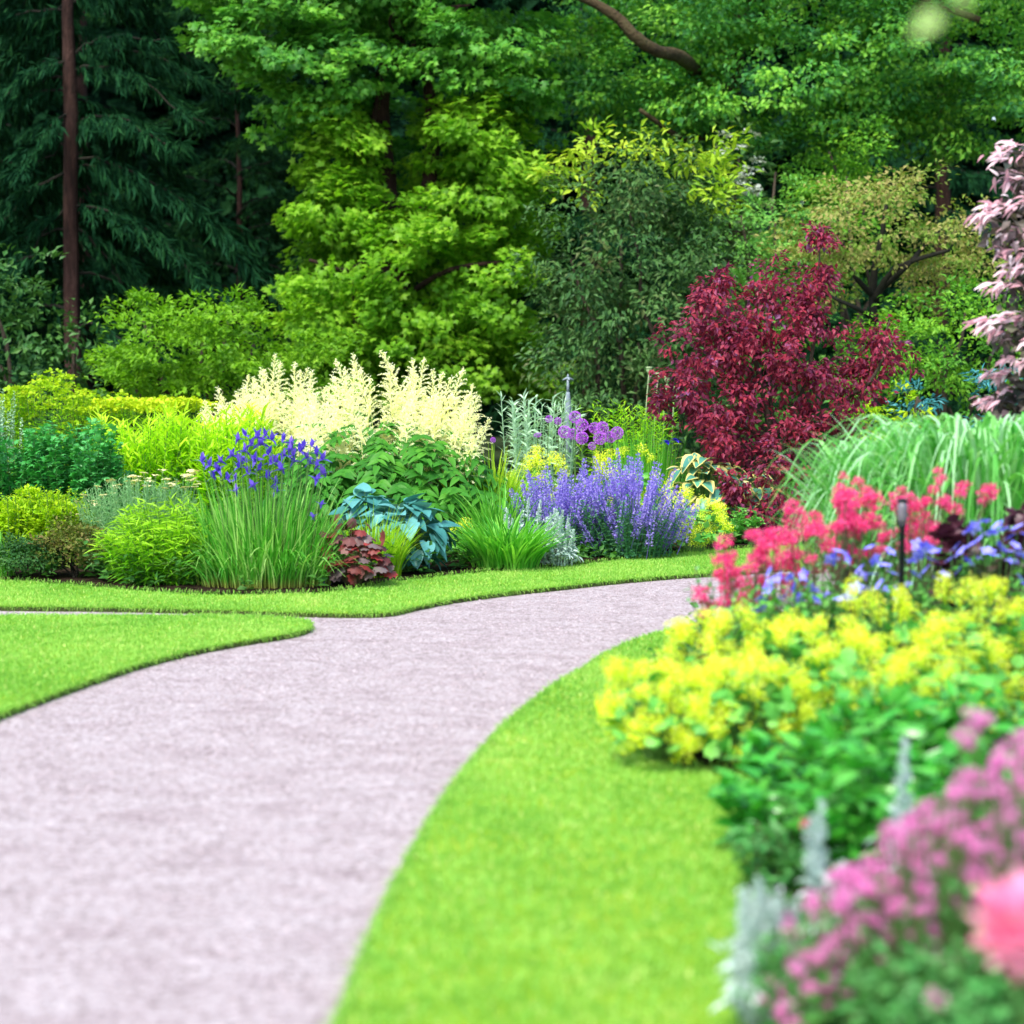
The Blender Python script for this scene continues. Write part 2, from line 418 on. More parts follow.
M['dkblue'] = L("dark_blue_petal", [(.02, .02, .35), (.05, .03, .5)], .2, .5, .2, tb=1.0)
M['poppy'] = L("pale_pod", [(.22, .3, .16), (.3, .4, .2)], 0, .6, .2)
M['turf_blade'] = L("turf_blade", [(.115, .29, .034), (.195, .41, .062), (.285, .48, .09), (.48, .54, .17)], .35, .55, .2)
M['gravelbits'] = L("gravel_bits", [(.22, .18, .18), (.34, .28, .29), (.45, .39, .40)], 0, .9, .1)
M['post_grey'] = mat_noise("weathered_grey_paint", [(.16, .21, .24), (.26, .32, .36)], 20, .5, bump=.1)
M['black'] = mat_noise("black_coated_metal", [(.006, .008, .012), (.014, .016, .02)], 30, .4, bump=.05)
M['soil'] = mat_noise("soil", [(.010, .007, .005), (.026, .018, .012), (.045, .032, .022)], 9, bump=1.0, bscale=60, dist=.02, rough=1.0, spec=.03)
M['edge_soil'] = mat_noise("turf_edge", [(.03, .05, .010), (.06, .09, .016), (.07, .055, .03)], 30, bump=1.0, dist=.02)
# ================================================================== THE SETTING
def mat_ground_green():
    m = mat_noise("rough_ground", [(.01, .03, .008), (.03, .06, .014), (.05, .05, .02)], 3, bump=.8, bscale=30, dist=.05)
    return m
def mat_path():
    m = bpy.data.materials.new("pink_gravel"); m.use_nodes = True
    n, l = m.node_tree.nodes, m.node_tree.links
    p = n["Principled BSDF"]; p.inputs["Roughness"].default_value = .95; p.inputs["Specular IOR Level"].default_value = .15
    tc = n.new("ShaderNodeTexCoord")
    vo = n.new("ShaderNodeTexVoronoi"); vo.inputs["Scale"].default_value = 70
    l.new(tc.outputs["Object"], vo.inputs["Vector"])
    sep = n.new("ShaderNodeSeparateColor"); l.new(vo.outputs["Color"], sep.inputs[0])
    cr = n.new("ShaderNodeValToRGB"); ramp_set(cr, [(.187, .149, .15), (.332, .290, .296), (.374, .329, .338), (.48, .434, .446)])
    l.new(sep.outputs[0], cr.inputs[0])
    nz = n.new("ShaderNodeTexNoise"); nz.inputs["Scale"].default_value = 3.2; nz.inputs["Detail"].default_value = 9; nz.inputs["Roughness"].default_value = .72
    mp = n.new("ShaderNodeMapping"); mp.inputs["Rotation"].default_value = (0, 0, .35); mp.inputs["Scale"].default_value = (1, 1.5, 1)
    l.new(tc.outputs["Object"], mp.inputs[0]); l.new(mp.outputs[0], nz.inputs["Vector"])
    c2 = n.new("ShaderNodeValToRGB"); ramp_set(c2, [(.80, .74, .76), (1.0, .98, .985), (1.10, 1.11, 1.12)])
    c2.color_ramp.elements[0].position = .33; c2.color_ramp.elements[-1].position = .66
    l.new(nz.outputs["Fac"], c2.inputs[0])
    mx = n.new("ShaderNodeMix"); mx.data_type = 'RGBA'; mx.blend_type = 'MULTIPLY'; mx.inputs[0].default_value = 1
    l.new(cr.outputs[0], mx.inputs[6]); l.new(c2.outputs[0], mx.inputs[7]); l.new(mx.outputs[2], p.inputs["Base Color"])
    b = n.new("ShaderNodeBump"); b.inputs["Strength"].default_value = .7; b.inputs["Distance"].default_value = .012
    l.new(vo.outputs["Distance"], b.inputs["Height"]); l.new(b.outputs[0], p.inputs["Normal"])
    return m
def mat_turf():
    return mat_noise("turf", [(.12, .27, .008), (.19, .35, .010), (.28, .40, .016)], 2.2, bump=.8, bscale=90, dist=.015)

def sheet(name, pts, z, mat, skirt=None, mound=None):
    """flat outline at height z, with an optional cut edge going down to height skirt"""
    P = np.array([[p[0], p[1], z] for p in pts])
    tri = tessellate_polygon([[Vector((p[0], p[1], 0)) for p in P]])
    mb = MB(); mb.add(P, np.array([list(t) for t in tri]))
    o = mb.build(name, mat)
    struct(o)
    if skirt is not None:
        n = len(P); Q = P.copy(); Q[:, 2] = skirt
        c = P.mean(0); 
        s = MB(); s.add(np.vstack([P - [0, 0, .004], Q]), np.array([[i, (i + 1) % n, n + (i + 1) % n, n + i] for i in range(n)]))
        e = s.build("cut_edge", M['edge_soil'], o)
    return o
gp = lambda pts, z: np.array([G(x, y, z)[:2] for x, y in pts])

# the ground reaching the horizon
mb = MB(); mb.add([[-600, -60, -.012], [600, -60, -.012], [600, 900, -.012], [-600, 900, -.012]], np.array([[0, 1, 2, 3]]))
struct(mb.build("ground", mat_ground_green()))
TZ = .029
strip_near = [(-500, 600), (-200, 604), (0, 606.5), (100, 607.5), (200, 609.5), (300, 612.5), (350, 613.5), (388, 612.5), (412, 607.5), (450, 600), (500, 593), (560, 586.5), (620, 580), (680, 575), (730, 572), (810, 566), (900, 561), (1100, 556), (1500, 548)]
strip_far = [(1500, 520), (1100, 530), (900, 540), (745, 549), (700, 552), (660, 556), (600, 563), (560, 567), (480, 573), (400, 582), (330, 592.5), (270, 595), (200, 595), (150, 592), (100, 588), (50, 584), (0, 581), (-200, 577), (-500, 572)]
island = [(-700, 618), (-200, 616.5), (0, 615.6), (120, 615.6), (220, 615.8), (270, 616.5), (300, 619), (311, 623.5), (307, 629), (285, 634.5), (250, 640), (200, 649), (150, 661), (100, 677), (50, 695), (0, 714), (-60, 738), (-200, 795), (-420, 900), (-900, 900)]
rlawn = [(120, 1500), (250, 1200), (335, 1024), (365, 950), (400, 873), (425, 828), (450, 789), (475, 757), (500, 729), (530, 703), (560, 681), (585, 667), (600, 656.5), (625, 644), (650, 635), (675, 628.5), (700, 624), (760, 615), (900, 606), (1100, 599), (1500, 590)]
def smooth_outline(px, z, closed=False):
    w_ = gp(px, z)
    return spline(np.c_[w_, np.zeros(len(w_))], 6)[:, :2]
sn, sf = smooth_outline(strip_near, TZ), smooth_outline(strip_far, TZ)
strip_poly = np.vstack([sn, sf])
isl_poly = smooth_outline(island, TZ)
rl_edge = smooth_outline(rlawn, TZ)
rl_poly = np.vstack([rl_edge, [[9, 8.0], [7, -1], [-.3, -1]]])

struct(sheet("gravel_path", [[-14, -3], [6, -3], [14, 10], [14, 24], [-14, 24]], 0.0, mat_path()))
turf = mat_turf()
sheet("lawn_strip", strip_poly, TZ, turf, -.004)
sheet("lawn_island", isl_poly, TZ, turf, -.004)
sheet("lawn", rl_poly, TZ, turf, -.004)

def wiggle(pts, amp=.03):
    p = np.asarray(pts, float).copy()
    return p + rng.normal(0, amp, p.shape)
def mound(name, outline, h, mat):
    """soil heaped up inside an outline: rings shrinking to the middle"""
    o = np.asarray(outline); c = o.mean(0); n = len(o)
    rings = [(1.0, 0.0), (.985, h * .55), (.93, h * .9), (.7, h), (.35, h * 1.15), (.05, h * 1.2)]
    V = np.vstack([np.c_[c + (o - c) * s, np.full(n, z) + rng.normal(0, .006, n)] for s, z in rings])
    F = [[k * n + i, k * n + (i + 1) % n, (k + 1) * n + (i + 1) % n, (k + 1) * n + i] for k in range(len(rings) - 1) for i in range(n)]
    mb = MB(); mb.add(V, [np.array(F), np.array([[(len(rings) - 1) * n + i for i in range(n)]])])
    return struct(mb.build(name, mat, smooth=True))
bed_left = np.vstack([sf[::-1] + [0, -.01], [[14, 24.5], [13, 32], [-13, 33], [-13, 20]]])
bl = sheet("planting_bed", bed_left, .045, M['soil'])
rbed_px = [(752, 1300), (748, 1100), (742, 1000), (745, 900), (760, 838), (768, 790), (735, 772), (700, 768), (660, 760), (640, 748), (632, 732), (640, 712), (660, 690), (676, 662), (685, 645), (705, 634), (760, 626), (850, 619), (1000, 612), (1400, 604)]
rb = spline(np.c_[gp(rbed_px, .04), np.zeros(len(rbed_px))], 6)[:, :2]
rbed_poly = np.vstack([rb, [[6.5, 8], [5, .5], [.8, .5]]])
sheet("planting_bed", rbed_poly, .05, M['soil'], .03)

# ------------------------------------------------------------------ turf blades
def inside(P, poly):
    x, y = P[:, 0], P[:, 1]; c = np.zeros(len(P), bool)
    a, b = poly, np.roll(poly, -1, 0)
    for (x0, y0), (x1, y1) in zip(a, b):
        if y0 == y1: continue
        m = ((y0 > y) != (y1 > y)) & (x < (x1 - x0) * (y - y0) / (y1 - y0) + x0)
        c ^= m
    return c
def grass(polys, dens, bounds, h, wd, edge_pts, holes=(), parent=None):
    mb = MB()
    x0, x1, y0, y1 = bounds
    n = int((x1 - x0) * (y1 - y0) * dens)
    P = np.c_[rng.uniform(x0, x1, n), rng.uniform(y0, y1, n)]
    m = inside(P, polys)
    for hpoly in holes: m &= ~inside(P, hpoly)
    u = np.abs(P[:, 0]) < P[:, 1] * .245 + .5
    P = P[m & u]
    N = len(P)
    # worn / lush patches of the sward itself
    q = .5 + .25 * np.sin(P[:, 0] * 3.1 + 1.3 * np.sin(P[:, 1] * 1.7)) + .25 * np.sin(P[:, 1] * 2.3 + 2 * np.sin(P[:, 0] * 1.1))
    q2 = .5 + .5 * np.sin(P[:, 0] * 9 + 3 * np.sin(P[:, 1] * 5.1)) * np.sin(P[:, 1] * 7 + P[:, 0] * 2)
    q4 = np.sin(P[:, 0] * 31 + 4 * np.sin(P[:, 1] * 13)) * np.sin(P[:, 1] * 23 + 3 * np.sin(P[:, 0] * 17))
    r = np.clip(.34 * rng.random(N) + .3 * q + .2 * q2 + .22 * q4 + .06, 0, 1)
    q3 = np.sin(P[:, 0] * 1.9 + 2.2 * np.sin(P[:, 1] * .8 + 1) + 1.5 * np.sin(P[:, 0] * 4.3)) * np.sin(P[:, 1] * 1.6 + 1.2 * np.sin(P[:, 0] * 2.7))
    r = np.clip(r * .88 + .16 * np.maximum(0, q3) ** 2 - .10 * np.maximum(0, -q3), 0, 1)
    r = np.where(rng.random(N) < .05, .98, r)
    blades(mb, np.c_[P, np.full(N, TZ - .004)], h * (.55 + .75 * rng.random(N)) * (.8 + .4 * q2), rng.random(N) * 6.28, h * .75 * rng.random(N), wd * (.7 + .6 * rng.random(N)), .15, 2, r, .1)
    # shaggy rim over the cut edge
    E = edge_pts
    seg = np.linalg.norm(np.diff(E, axis=0), axis=1)
    k = rng.choice(len(seg), int(seg.sum() * 800), p=seg / seg.sum())
    t = rng.random((len(k), 1)); Q = E[k] + (E[k + 1] - E[k]) * t
    tg = (E[k + 1] - E[k]) / seg[k][:, None]
    nr = np.c_[tg[:, 1], -tg[:, 0]]
    tst = inside(Q + nr * .05, polys); nr[tst] *= -1
    keep = (np.abs(Q[:, 0]) < Q[:, 1] * .245 + .5) & (Q[:, 1] > 3); Q, nr = Q[keep], nr[keep]
    N = len(Q)
    az = np.arctan2(nr[:, 1], nr[:, 0]) + rng.normal(0, .6, N)
    blades(mb, np.c_[Q - nr * rng.random((N, 1)) * .03, np.full(N, TZ - .012)], .020 + .028 * rng.random(N), az, .008 + .045 * rng.random(N) ** 2, wd * 1.1, 1.7 * rng.random(N), 3, rng.random(N) * .7, .1)
    o = mb.build("grass", M['turf_blade'])
    return struct(o, "stuff")
grass(strip_poly, 8000, (-4.6, 5, 13, 20), .023, .0052, np.vstack([sn]))
grass(isl_poly, 9500, (-4.2, 0, 9, 14.5), .023, .0052, isl_poly)
grass(rl_poly, 8000, (-1.2, 3.4, 4.4, 15), .023, .0055, rl_edge, holes=(rbed_poly,))
# taller fringe where the lawn meets the beds
mb = MB()
for E, z in ((sf, .04), (rb, .045)):
    seg = np.linalg.norm(np.diff(E, axis=0), axis=1)
    k = rng.choice(len(seg), int(seg.sum() * 350), p=seg / seg.sum())
    Q = E[k] + (E[k + 1] - E[k]) * rng.random((len(k), 1)) + rng.normal(0, .02, (len(k), 2))
    Q = Q[(np.abs(Q[:, 0]) < Q[:, 1] * .25 + .4) & (Q[:, 1] > 4)]
    N = len(Q)
    blades(mb, np.c_[Q, np.full(N, z - .01)], .02 + .05 * rng.random(N) ** 2, rng.random(N) * 6.28, .04 * rng.random(N), .006, .4, 3, rng.random(N) * .6)
struct(mb.build("grass", M['turf_blade']), "stuff")

# ------------------------------------------------------------------ loose gravel
mb = MB()
n = 42000
P = np.c_[rng.uniform(-4, 4, n), 5 + 13 * rng.random(n) ** .8]
m = (~inside(P, strip_poly)) & (~inside(P, isl_poly)) & (~inside(P, rl_poly)) & (~inside(P, bed_left)) & (np.abs(P[:, 0]) < P[:, 1] * .24 + .3)
P = P[m]; n = len(P)
s = .0025 + .0045 * rng.random(n) ** 2
T = np.array([[-1, -.7, 0], [1, -.8, 0], [.9, .8, 0], [-.8, .9, 0], [-.3, -.2, .8], [.4, .3, .7]])
V = T[None] * s[:, None, None] * (.7 + .6 * rng.random((n, 6, 3)))
a = rng.random(n) * 6.28; ca, sa = np.cos(a)[:, None], np.sin(a)[:, None]
V = np.stack([V[:, :, 0] * ca - V[:, :, 1] * sa, V[:, :, 0] * sa + V[:, :, 1] * ca, V[:, :, 2] - .001], -1)
V[:, :, :2] += P[:, None]
f3 = np.array([[0, 1, 4], [1, 5, 4], [1, 2, 5], [2, 3, 5], [3, 4, 5], [3, 0, 4]])
mb.add(V.reshape(-1, 3), (f3[None] + (np.arange(n) * 6)[:, None, None]).reshape(-1, 3), np.repeat(rng.random(n), 6))
struct(mb.build("gravel", M['gravelbits']), "stuff")
# ================================================================== BACKGROUND TREES AND SHRUBS
def lobes_px(rows, base):
    """(px, py, half width px, half height px, depth, thickness m) -> centre, radii in metres, relative to the base"""
    out = []
    for px, py, rx, ry, d, th in rows:
        k = d / F
        out.append((W(px, py, d) - base, np.array([rx * k, th, ry * k])))
    return out
def crown(mb, lobes, dens, padR, n, size, T, flat=.5, droop=.35, inner=.6, amp=.16, tilt=.4, jit=.5, width=1.0, pad_rnd=.5, zmin=.05):
    for c, r in lobes:
        a = 4 * math.pi * ((r[0] * r[1]) ** 1.6 / 3 + (r[0] * r[2]) ** 1.6 / 3 + (r[1] * r[2]) ** 1.6 / 3) ** (1 / 1.6)
        k = max(6, int(a * dens))
        d = sph(k)
        q = bumps(d, amp) * (inner + (1.04 - inner) * rng.random(k) ** .5)
        C = c + d * r * q[:, None]
        ok = C[:, 2] > zmin
        C, d = C[ok], d[ok]
        pads(mb, C, padR * (.55 + .8 * rng.random(len(C))), n, size, T, flat, droop, d, tilt, width, jit, pad_rnd)
def bough(nd, wd, p0, p1, hang=.35, arch=.10, wid=.38, dens=1.0, r0=.022):
    p0, p1 = np.asarray(p0, float), np.asarray(p1, float)
    L = np.linalg.norm(p1 - p0); n = 12
    t = np.linspace(0, 1, n)[:, None]
    ax = p0 + (p1 - p0) * t
    ax[:, 2] += L * arch * np.sin(t[:, 0] * math.pi * .9) - L * arch * .55 * np.maximum(0, np.sin((t[:, 0] - .55) * math.pi * 2.2)) 
    ax += rng.normal(0, .008 * L, ax.shape)
    tube(wd, ax, np.linspace(r0, .008, n), 5)
    h = (p1 - p0) * [1, 1, 0]; h = h / max(np.linalg.norm(h), 1e-6); side = np.array([-h[1], h[0], 0])
    m = int((12 + L * 11) * dens)
    s = rng.uniform(.02, 1, m) ** .85
    i = np.clip((s * (n - 1)).astype(int), 0, n - 2); f = s * (n - 1) - i
    O = ax[i] * (1 - f[:, None]) + ax[i + 1] * f[:, None]
    sg = np.where(rng.random(m) < .5, -1, 1)
    bl = L * wid * (1 - s) ** .75 * (.5 + .6 * rng.random(m)) + .12
    bd = h * .75 + side * sg[:, None] * (.55 + .4 * rng.random((m, 1))); bd[:, 2] = -.12 - .25 * rng.random(m)
    bd = nrm(bd)
    k = 7
    u = (np.arange(k) + .5)[None, :] / k + rng.normal(0, .05, (m, k))
    P = O[:, None] + bd[:, None] * (bl[:, None] * u)[:, :, None]
    P[:, :, 2] -= .22 * bl[:, None] * u ** 2 - .04
    P = P.reshape(-1, 3)
    N = len(P)
    for rep in range(3):
        D = np.repeat(bd, k, 0) * .55 + rng.normal(0, .3, (N, 3)); D[:, 2] -= .25 + hang * 1.6 * rng.random(N)
        ln = (.14 + .30 * hang * rng.random(N) ** 1.5 + .06) * (.8 + .12 * L)
        leaves(nd, P + rng.normal(0, .02, P.shape), D, rng.normal(0, 1, (N, 3)), ln * .68, T_RHOMB, .14, np.clip(np.repeat(rng.random(m), k) * .6 + .4 * rng.random(N), 0, 1))
def conifer(label, cat, px, d, H, tr, specs, nb, zlo, spread, mat, hang=.4, droop=.35, gap=0.0, group=None, name="spruce_tree", arch=.1, front=True):
    base = np.array([XW(px, d), d, 0.0])
    o = thing(name, label, cat, base, group)
    tb = MB(); zz = np.linspace(0, H, 14)
    tube(tb, np.c_[rng.normal(0, .02, 14), rng.normal(0, .02, 14), zz], tr * (1 - zz / H * .93), 12, wob=.05)
    tb.build("trunk", M['bark_red'], o, True)
    nd, wd = MB(), MB()
    for a, b in specs:
        bough(nd, wd, W(*a) - base, W(*b) - base, hang, arch)
    for i in range(nb):
        z = zlo + (H - zlo) * (i / nb) ** 1.1
        az = i * 2.4 + rng.normal(0, .3)
        if gap and abs((az + math.pi / 2 + math.pi) % (2 * math.pi) - math.pi) < gap and z < 9: az += math.pi
        Lb = spread * (1 - z / H) ** .7 * (.7 + .45 * rng.random()) + .3
        p0 = np.array([0, 0, z]); p1 = p0 + np.array([math.cos(az) * Lb, math.sin(az) * Lb, -droop * Lb * (.6 + .8 * rng.random())])
        if p1[2] < .3: p1[2] = .3
        bough(nd, wd, p0, p1, hang, arch)
    wd.build("branches", M['twig'], o)
    nd.build("foliage", mat, o)
    return o

# the far wood that closes the view
mb = MB()
n = 9500
C = np.c_[rng.uniform(-26, 26, n), 50 + 8 * rng.random(n), 16 * rng.random(n) ** .9]
C[:, 1] += 2.5 * np.sin(C[:, 0] * .7)
pads(mb, C, 1.0, 30, .42, T_RHOMB, .8, .5, np.tile([0, -1., .1], (n, 1)), 1.5, .7, up=.3)
for x in np.arange(-25, 26, 2.3):
    tube(mb, [[x, 55, 0], [x + .2, 55, 8], [x, 55, 14]], [.25, .2, .1], 8)
struct(mb.build("woods", M['wood']), "stuff")

D0 = 33.0
conifer("tall dark spruce with bare reddish trunk and long drooping boughs", "spruce", 73, D0, 17, .135,
        [((75, 48, D0), (168, 42, D0 - .6)), ((75, 62, D0), (205, 128, D0 - .8)), ((77, 150, D0), (284, 303, D0 - .7)),
         ((76, 120, D0), (178, 150, D0 - 1.2)), ((77, 200, D0), (235, 312, D0 - 1.0)), ((78, 225, D0), (150, 335, D0 + .4)),
         ((72, 60, D0), (0, 100, D0 - .5)), ((70, 110, D0), (15, 182, D0 - .9)), ((70, 85, D0), (-60, 170, D0 - .3)),
         ((70, 170, D0), (-20, 245, D0 - .4)), ((71, 205, D0), (5, 300, D0)), ((72, 10, D0), (-40, 40, D0)), ((74, 0, D0), (160, -10, D0))],
        44, 2.2, 3.2, M['spruce'], hang=.75, droop=.45, gap=1.15, group="dark conifers")
conifer("dark evergreen between the reddish spruce trunk and the lime maple, with flat tiered branches", "conifer", 240, 39, 15, .06,
        [((235, 150, 39), (310, 115, 38)), ((235, 175, 39), (318, 165, 38)), ((235, 235, 39), (320, 232, 38)), ((235, 215, 39), (300, 200, 37.6)), ((235, 270, 39), (315, 285, 38))],
        64, .5, 3.2, M['spruce2'], hang=.12, droop=.12, group="dark conifers", name="conifer_tree")
conifer("dark conifer at the left edge, behind the reddish spruce trunk", "conifer", -20, 40, 15, .2, [], 46, .6, 3.4, M['spruce'], hang=.5, droop=.35, group="dark conifers", name="conifer_tree")
conifer("deep shaded conifer right behind the trunk of the tall spruce", "conifer", 85, 43, 16, .2, [], 46, .6, 3.4, M['spruce'], hang=.5, droop=.35, group="dark conifers", name="conifer_tree")
conifer("dark conifer showing between the lime maple and the round evergreen", "conifer", 590, 41, 15, .2, [], 52, .6, 3.2, M['spruce'], hang=.45, droop=.3, group="dark conifers", name="conifer_tree")
conifer("dark conifer in the gap under the canopy, beside the pink leaved tree", "conifer", 940, 40, 14, .2, [], 50, .6, 3.0, M['spruce'], hang=.5, droop=.35, group="dark conifers", name="conifer_tree")

# ---- the lime green maple with its reddish stems
d = 32.0
base = np.array([XW(405, d), d, 0])
o = thing("maple_tree", "big lime green maple with reddish stems showing through its leaves", "maple", base)
tb = MB()
pw = lambda *p: np.array([W(x, y, dd) - base for x, y, dd in p])
st = pw((405, 470, d), (402, 380, d), (396, 290, d), (388, 220, d), (381, 150, d), (380, 95, d), (400, 30, d), (405, -60, d), (410, -160, d))
tube(tb, spline(st, 5), np.linspace(.26, .07, 41), 12, wob=.06)
TR = tb.build("trunk", M['bark_red'], o, True)
for pts, r in (([(398, 270, d), (425, 200, d - .2), (433, 130, d - .2), (428, 60, d), (440, -20, d), (452, -110, d)], .13),
               ([(384, 190, d), (372, 140, d - .3), (378, 95, d - .4)], .07), ([(390, 240, d), (350, 270, d - 1.0), (310, 260, d - 1.6)], .05),
               ([(358, 345, d - 1), (356, 310, d - 1.2), (352, 275, d - 1.2)], .06),
               ([(400, 300, d), (450, 270, d - 1), (520, 260, d - 1.4)], .05), ([(402, 60, d - .2), (425, 30, d - .5), (440, 10, d - .6), (470, 5, d - .8)], .035),
               ([(405, 45, d - .2), (390, 25, d - .6), (396, 12, d - .9), (420, 5, d - 1)], .025), ([(410, 75, d), (430, 60, d - .8), (450, 20, d - 1.1), (458, 8, d - 1.2)], .03)):
    lb = MB(); p = spline(pw(*pts), 4); tube(lb, p, np.linspace(r, r * .45, len(p)), 8, wob=.05); lb.build("limb", M['bark_red'], TR, True)
mb = MB()
crown(mb, lobes_px([(335, 140, 42, 50, d - .4, 1.0), (488, 125, 48, 44, d - .5, 1.0), (338, 225, 48, 62, d - .6, 1.2), (322, 312, 42, 55, d - .8, 1.1), (490, 185, 58, 62, d - .5, 1.2), (498, 280, 52, 66, d - .5, 1.2),
                    (420, 290, 62, 58, d - 1.2, 1.0), (430, 358, 115, 40, d - .7, 1.2), (335, 165, 36, 38, d - .3, .9), (505, 355, 48, 40, d - .6, 1.1),
                    (352, 365, 60, 38, d - .7, 1.1), (415, 228, 34, 36, d - 1.0, .7), (450, 140, 40, 40, d + .3, .9), (545, 378, 20, 18, d - .6, .5), (360, 260, 60, 60, d + .8, 1.0), (470, 250, 60, 80, d + .9, 1.0)], base),
      3.4, .34, 92, .10, T_MAPLE, .6, .45, .5, .16, 1.1)
mb.build("crown", M['maple'], o)
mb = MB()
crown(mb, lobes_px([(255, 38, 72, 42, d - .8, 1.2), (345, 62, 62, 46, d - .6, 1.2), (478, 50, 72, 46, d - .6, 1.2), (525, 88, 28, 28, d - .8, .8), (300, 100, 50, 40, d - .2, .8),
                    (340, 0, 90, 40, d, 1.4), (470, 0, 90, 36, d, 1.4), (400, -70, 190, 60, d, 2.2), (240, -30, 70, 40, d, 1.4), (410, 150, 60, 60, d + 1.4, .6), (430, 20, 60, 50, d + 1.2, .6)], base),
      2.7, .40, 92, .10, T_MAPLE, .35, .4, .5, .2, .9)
mb.build("upper_crown", M['maple_dark'], o, label="darker blue green upper crown")

# ---- the overhanging tree on the right
d = 32.5
base = np.array([XW(742, d + 2), d + 2, 0])
pw = lambda *p: np.array([W(x, y, dd) - base for x, y, dd in p])
o = thing("oak_tree", "wide mid green tree whose canopy fills the top right, one curved limb bare", "tree", base)
tb = MB(); p = spline(pw((742, 480, d + 2), (744, 300, d + 2), (735, 180, d + 1.6), (728, 100, d + 1), (740, 0, d + 1), (760, -150, d + 1)), 5)
tube(tb, p, np.linspace(.3, .14, len(p)), 12, wob=.05); TR = tb.build("trunk", M['bark_moss'], o, True)
for pts, r in (([(728, 95, d + 1), (705, 78, d), (680, 57, d - 1.6), (657, 51, d - 2.2), (637, 38, d - 2.4), (618, 18, d - 2.4), (596, 4, d - 2.4), (560, -14, d - 2.4), (520, -40, d - 2.2)], .105),
               ([(735, 120, d + 1.4), (690, 140, d - .4), (640, 110, d - 1)], .06),
               ([(745, 0, d + 1), (860, -20, d - 1), (980, 20, d - 1.5)], .09)):
    lb = MB(); p = spline(pw(*pts), 5); tube(lb, p, np.linspace(r, r * .5, len(p)), 9, wob=.05); lb.build("limb", M['bark_moss'], TR, True)
mb = MB()
crown(mb, lobes_px([(600, 92, 50, 26, d, 1.2), (560, 40, 40, 40, d + .6, 1.0), (690, 95, 62, 42, d - .4, 1.4), (700, 25, 60, 34, d - .4, 1.3), (790, 60, 85, 55, d - .4, 1.7), (880, 60, 70, 60, d - .2, 1.6), (850, 125, 60, 30, d - .2, 1.1), (960, 55, 80, 60, d - .6, 1.7),
                    (1020, 110, 60, 48, d - .4, 1.5), (740, 140, 60, 24, d, 1.0), (660, 130, 40, 22, d + .3, .9), (640, -10, 60, 30, d + 1, 1.2), (780, -50, 150, 50, d, 2.3), (960, -50, 130, 50, d, 2.2), (1100, 40, 80, 80, d, 1.8), (620, 60, 50, 40, d + 1.2, .8), (930, 130, 40, 26, d + .2, .8)], base),
      2.8, .4, 110, .092, T_LEAF, .45, .4, .5, .22, 1.0, .55, .62)
mb.build("crown", M['oak'], o)

# ---- bushes and small trees between the wood and the borders
def bush(name, label, cat, rows, mat, dens, padR, n, size, T=T_LEAF, flat=.55, droop=.2, stems=5, group=None, stem_mat='bark', width=.6, jit=.5, amp=.16, tilt=.9, extra=None, inner=.6, limbs=None):
    r0 = rows[0]
    base = np.array([XW(r0[0], r0[4]), r0[4], 0.0])
    o = thing(name, label, cat, base, group)
    lb = lobes_px(rows, base)
    sb = MB()
    if limbs is None:
        for i in range(stems):
            c, r = lb[i % len(lb)]
            branch(sb, [rng.normal(0, .12), rng.normal(0, .12), 0], c + rng.normal(0, .3, 3) * r, .05, .015)
    else:
        for pts, rr in limbs:
            p = spline(np.array([W(*q) - base for q in pts]), 5); tube(sb, p, np.linspace(rr, rr * .4, len(p)), 8, wob=.06)
    sb.build("stems" if limbs is None else "trunk", M[stem_mat], o, True)
    mb = MB(); crown(mb, lb, dens, padR, n, size, T, flat, droop, inner, amp, tilt, jit, width)
    mb.build("foliage" if limbs is None else "crown", M[mat], o)
    if extra: 
        nm, rw, mt, a = extra
        mb = MB(); crown(mb, lobes_px(rw, base), *a); mb.build(nm, M[mt], o)
    return o
bush("rhododendron", "round dark evergreen with blue green leaves and yellow young shoots on top", "evergreen",
     [(635, 285, 88, 100, 28, 1.2), (585, 255, 44, 70, 28, .9), (690, 265, 44, 78, 28, .9), (640, 190, 74, 46, 28, 1.0), (600, 350, 62, 62, 28, 1.0), (670, 350, 70, 60, 28, 1.0), (640, 410, 90, 50, 28, 1.0)],
     'rhodo', 3.2, .32, 66, .10, T_LEAF, .8, .45, 9, width=.42, tilt=.9, jit=.65, extra=("young_shoots", [(660, 148, 62, 18, 27.8, .9), (716, 205, 22, 42, 27.6, .6), (600, 150, 50, 22, 28.4, .6), (560, 172, 28, 26, 28.4, .5), (705, 175, 24, 24, 27.7, .5)], 'rhodo_new', (2.6, .3, 22, .14, T_LEAF, .6, 0.1, .7, .2, .4, .5, .4)))
bush("shrub", "dull green bush at the left edge under the spruce", "shrub", [(32, 325, 58, 62, 28.5, 1.0), (0, 335, 50, 70, 28.5, .9), (75, 352, 36, 42, 28.3, .8), (30, 400, 80, 50, 28.5, 1.0)], 'yewbush', 2.8, .3, 30, .12, width=.5, group="background shrubs")
bush("shrub", "wide lime green shrub below the dark conifers, left of the maple", "shrub",
     [(200, 350, 86, 46, 26.5, 1.1), (150, 345, 46, 44, 26.5, .9), (265, 342, 52, 40, 26.5, .9), (215, 320, 40, 28, 26.3, .6), (160, 318, 26, 24, 26.3, .5), (200, 400, 110, 46, 26.5, 1.1), (128, 365, 28, 30, 26.3, .5), (310, 350, 30, 40, 26.8, .6)], 'limeshrub', 4.2, .24, 66, .085, T_LEAF, .5, .1, 8, width=.5, jit=.6, group="background shrubs")
